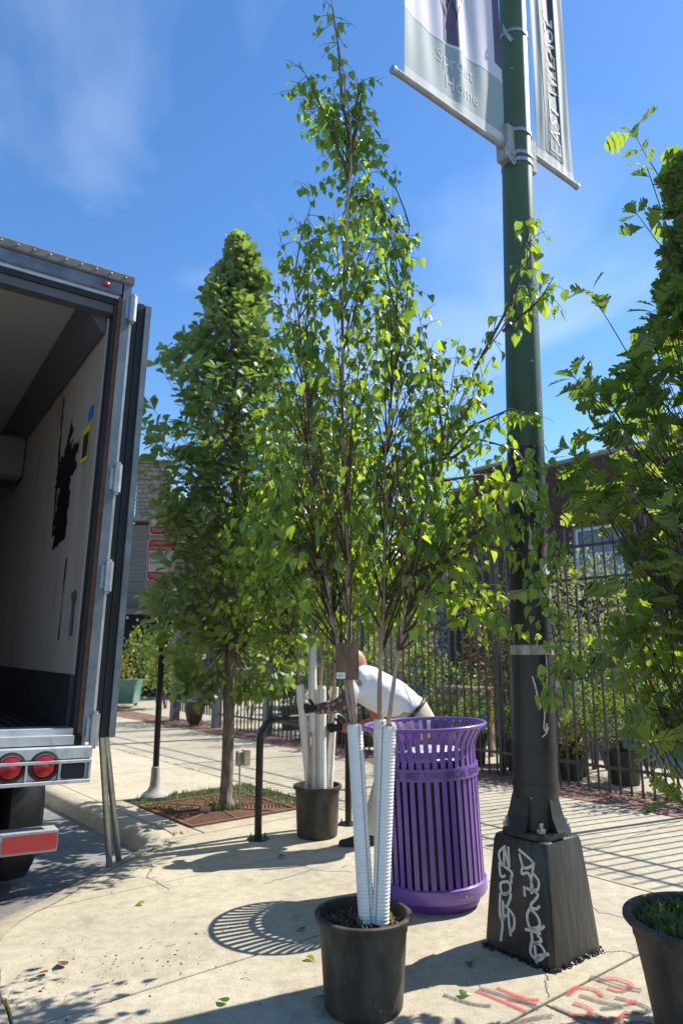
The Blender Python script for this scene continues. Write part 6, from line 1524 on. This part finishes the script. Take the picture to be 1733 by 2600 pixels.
# ================================================================== FAR PROPS
cart = empty('garden_cart', (-6.6, 18.4, 0), 'low garden cart with dark wheels far down the sidewalk', 'cart')
mb = MB(); mb.box((-6.75, 18.5, .52), (1.2, .6, .08), None, .01); mb.build('deck', M['siding'], cart)
for x, y in ((-7.2, 18.25), (-6.35, 18.25), (-7.2, 18.75), (-6.35, 18.75)):
    mb = MB(); mb.lathe([(.001, -.05), (.13, -.05), (.2, -.045), (.22, 0), (.2, .045), (.13, .05), (.001, .05)], 20, (x, y, .22), Matrix.Rotation(R(70), 3, 'Y')); mb.build('wheel', M['rubber'], cart, smooth=True, angle=40)
    mb = MB(); mb.tube([(x, y, .22), (x, y, .5)], .02, 6); mb.build('fork', M['blackmetal'], cart)
mb = MB(); mb.tube([(-6.2, 18.5, .52), (-5.8, 18.5, .95), (-5.75, 18.5, 1.0)], .018, 6); mb.build('handle', M['blackmetal'], cart)
tub = MB(); tub.loft([[Vector(p) for p in ((-7.4, 19.3, .1), (-5.5, 19.3, .1), (-5.5, 19.9, .1), (-7.4, 19.9, .1))], [Vector(p) for p in ((-7.5, 19.22, .72), (-5.42, 19.22, .72), (-5.42, 19.98, .72), (-7.5, 19.98, .72))]]); o = tub.build('planter_trough', M['planterglass'], None); tag(o, 'long green glazed planter trough in front of the far porch', 'planter')
bk = empty('hanging_bucket', (-2.95, 14.85, .3), 'dark rounded bucket beside the picket gate', 'bucket')
mb = MB(); mb.lathe([(.001, .02), (.08, .02), (.15, .12), (.19, .3), (.2, .45), (.18, .45), (.14, .2), (.001, .12)], 20, (-2.95, 14.75, 0)); mb.build('bowl', M['pot'], bk, smooth=True, angle=50)
mb = MB(); mb.tube([(-3.14, 14.75, .44), (-3.1, 14.75, .62), (-2.95, 14.75, .7), (-2.8, 14.75, .62), (-2.76, 14.75, .44)], .008, 6); mb.build('handle', M['blackmetal'], bk)
# timber potting bench in the garden with pale top
bh = empty('potting_bench', G(7.2, 8.25), 'pale timber potting bench behind the fence above the bin', 'bench')
for j in range(4):
    mb = MB(); mb.box(G(7.2, 8.08 + j * .12) + Vector((0, 0, .95)), (.11, .75, .04), RM(), .003); mb.build('top_plank', M['wood'], bh)
for ds in (-.33, .33):
    for dn in (-.2, .2):
        mb = MB(); mb.box(G(7.2 + ds, 8.26 + dn) + Vector((0, 0, .46)), (.06, .06, .93), RM()); mb.build('leg', M['wood'], bh)
mb = MB(); mb.box(G(7.2, 8.05) + Vector((0, 0, .78)), (.03, .7, .16), RM(), .003); mb.build('apron', M['wood'], bh)

# ================================================================== GRAFFITI ON THE PAVEMENT, FALLEN LEAVES
def spray(name, label, strokes, m, w_):
    mb = MB(); den = []
    for k, st in enumerate(strokes):
        vs, fs, de = ribbon(st, w_, lambda x, y, k=k: Vector((x, y, .0045 + .0006 * k))); mb.add(vs, fs); den += de
    o = mb.build(name, M[m]); at = o.data.attributes.new('den', 'FLOAT', 'POINT'); at.data.foreach_set('value', den); return tag(o, label, 'graffiti')
spray('pavement_graffiti', 'red spray painted lettering on the concrete in front of the lamp post', [[(.60, 3.52), (.70, 3.42), (.78, 3.33)], [(.70, 3.55), (.80, 3.45), (.86, 3.44)], [(.84, 3.40), (.72, 3.44)], [(1.0, 3.48), (1.06, 3.55), (1.13, 3.53), (1.15, 3.47)], [(1.0, 3.41), (1.05, 3.36), (1.03, 3.30), (.95, 3.31)], [(1.18, 3.62), (1.26, 3.64), (1.32, 3.58), (1.25, 3.52), (1.20, 3.55)], [(1.04, 3.22), (1.14, 3.27), (1.2, 3.33)], [(1.22, 3.40), (1.28, 3.42)]], 'sprayred', .020)
spray('pavement_graffiti', 'grey black spray paint scribble beside the red lettering', [[(.90, 3.38), (1.0, 3.28), (1.08, 3.27), (1.06, 3.32)], [(1.05, 3.48), (1.12, 3.42), (1.2, 3.38), (1.1, 3.36)], [(1.2, 3.46), (1.28, 3.40), (1.30, 3.34), (1.22, 3.33)], [(.45, 3.48), (.56, 3.40), (.64, 3.38)], [(.66, 3.22), (.8, 3.28), (.88, 3.30)], [(.62, 3.54), (.78, 3.42), (.84, 3.36)], [(1.16, 3.66), (1.26, 3.56), (1.34, 3.52)], [(1.12, 3.18), (1.2, 3.24), (1.26, 3.22)]], 'sprayblack', .019)
rl = random.Random(12)
def fallen(x, y, a, size, m, tpl, label, grp=None):
    me = bpy.data.meshes.new('fallen_leaf'); me.from_pydata((tpl[0] * size).tolist(), [], tpl[1]); me.materials.append(M[m]); o = bpy.data.objects.new('fallen_leaf', me); COL.objects.link(o)
    zmin = float((tpl[0][:, 2] * size).min()); o.location = (x, y, -zmin + .003); o.rotation_euler = (rl.gauss(0, .08), rl.gauss(0, .08), a); tag(o, label, 'leaf', grp)
FLAT = (LOBED[0] * np.array([1, 1, .5]), LOBED[1]); FLATB = (BIRCH[0] * np.array([1, 1, .8]), BIRCH[1])
GL = 'green leaves fallen on the sidewalk'
for x, y, a in ((-.20, 4.21, 1.2), (-.17, 3.86, 4.0), (-.49, 3.40, 1.0), (.52, 3.47, 5), (-1.18, 4.62, 2), (.86, 4.05, 1.1), (.62, 3.80, 3)):
    fallen(x, y, a, .06, 'leaf_birch', FLATB, 'small green leaf fallen flat on the pale concrete', GL)
fallen(-1.33, 3.75, .6, .075, 'deadleaf', FLATB, 'curled dry brown leaf near the kerb joint'); fallen(-.42, 5.60, 2.4, .07, 'deadleaf', FLATB, 'orange brown leaf lying on the joint near the worker')
fallen(-1.38, 3.69, 2, .05, 'deadleaf', FLATB, 'smallest dry brown leaf among the bark crumbs')
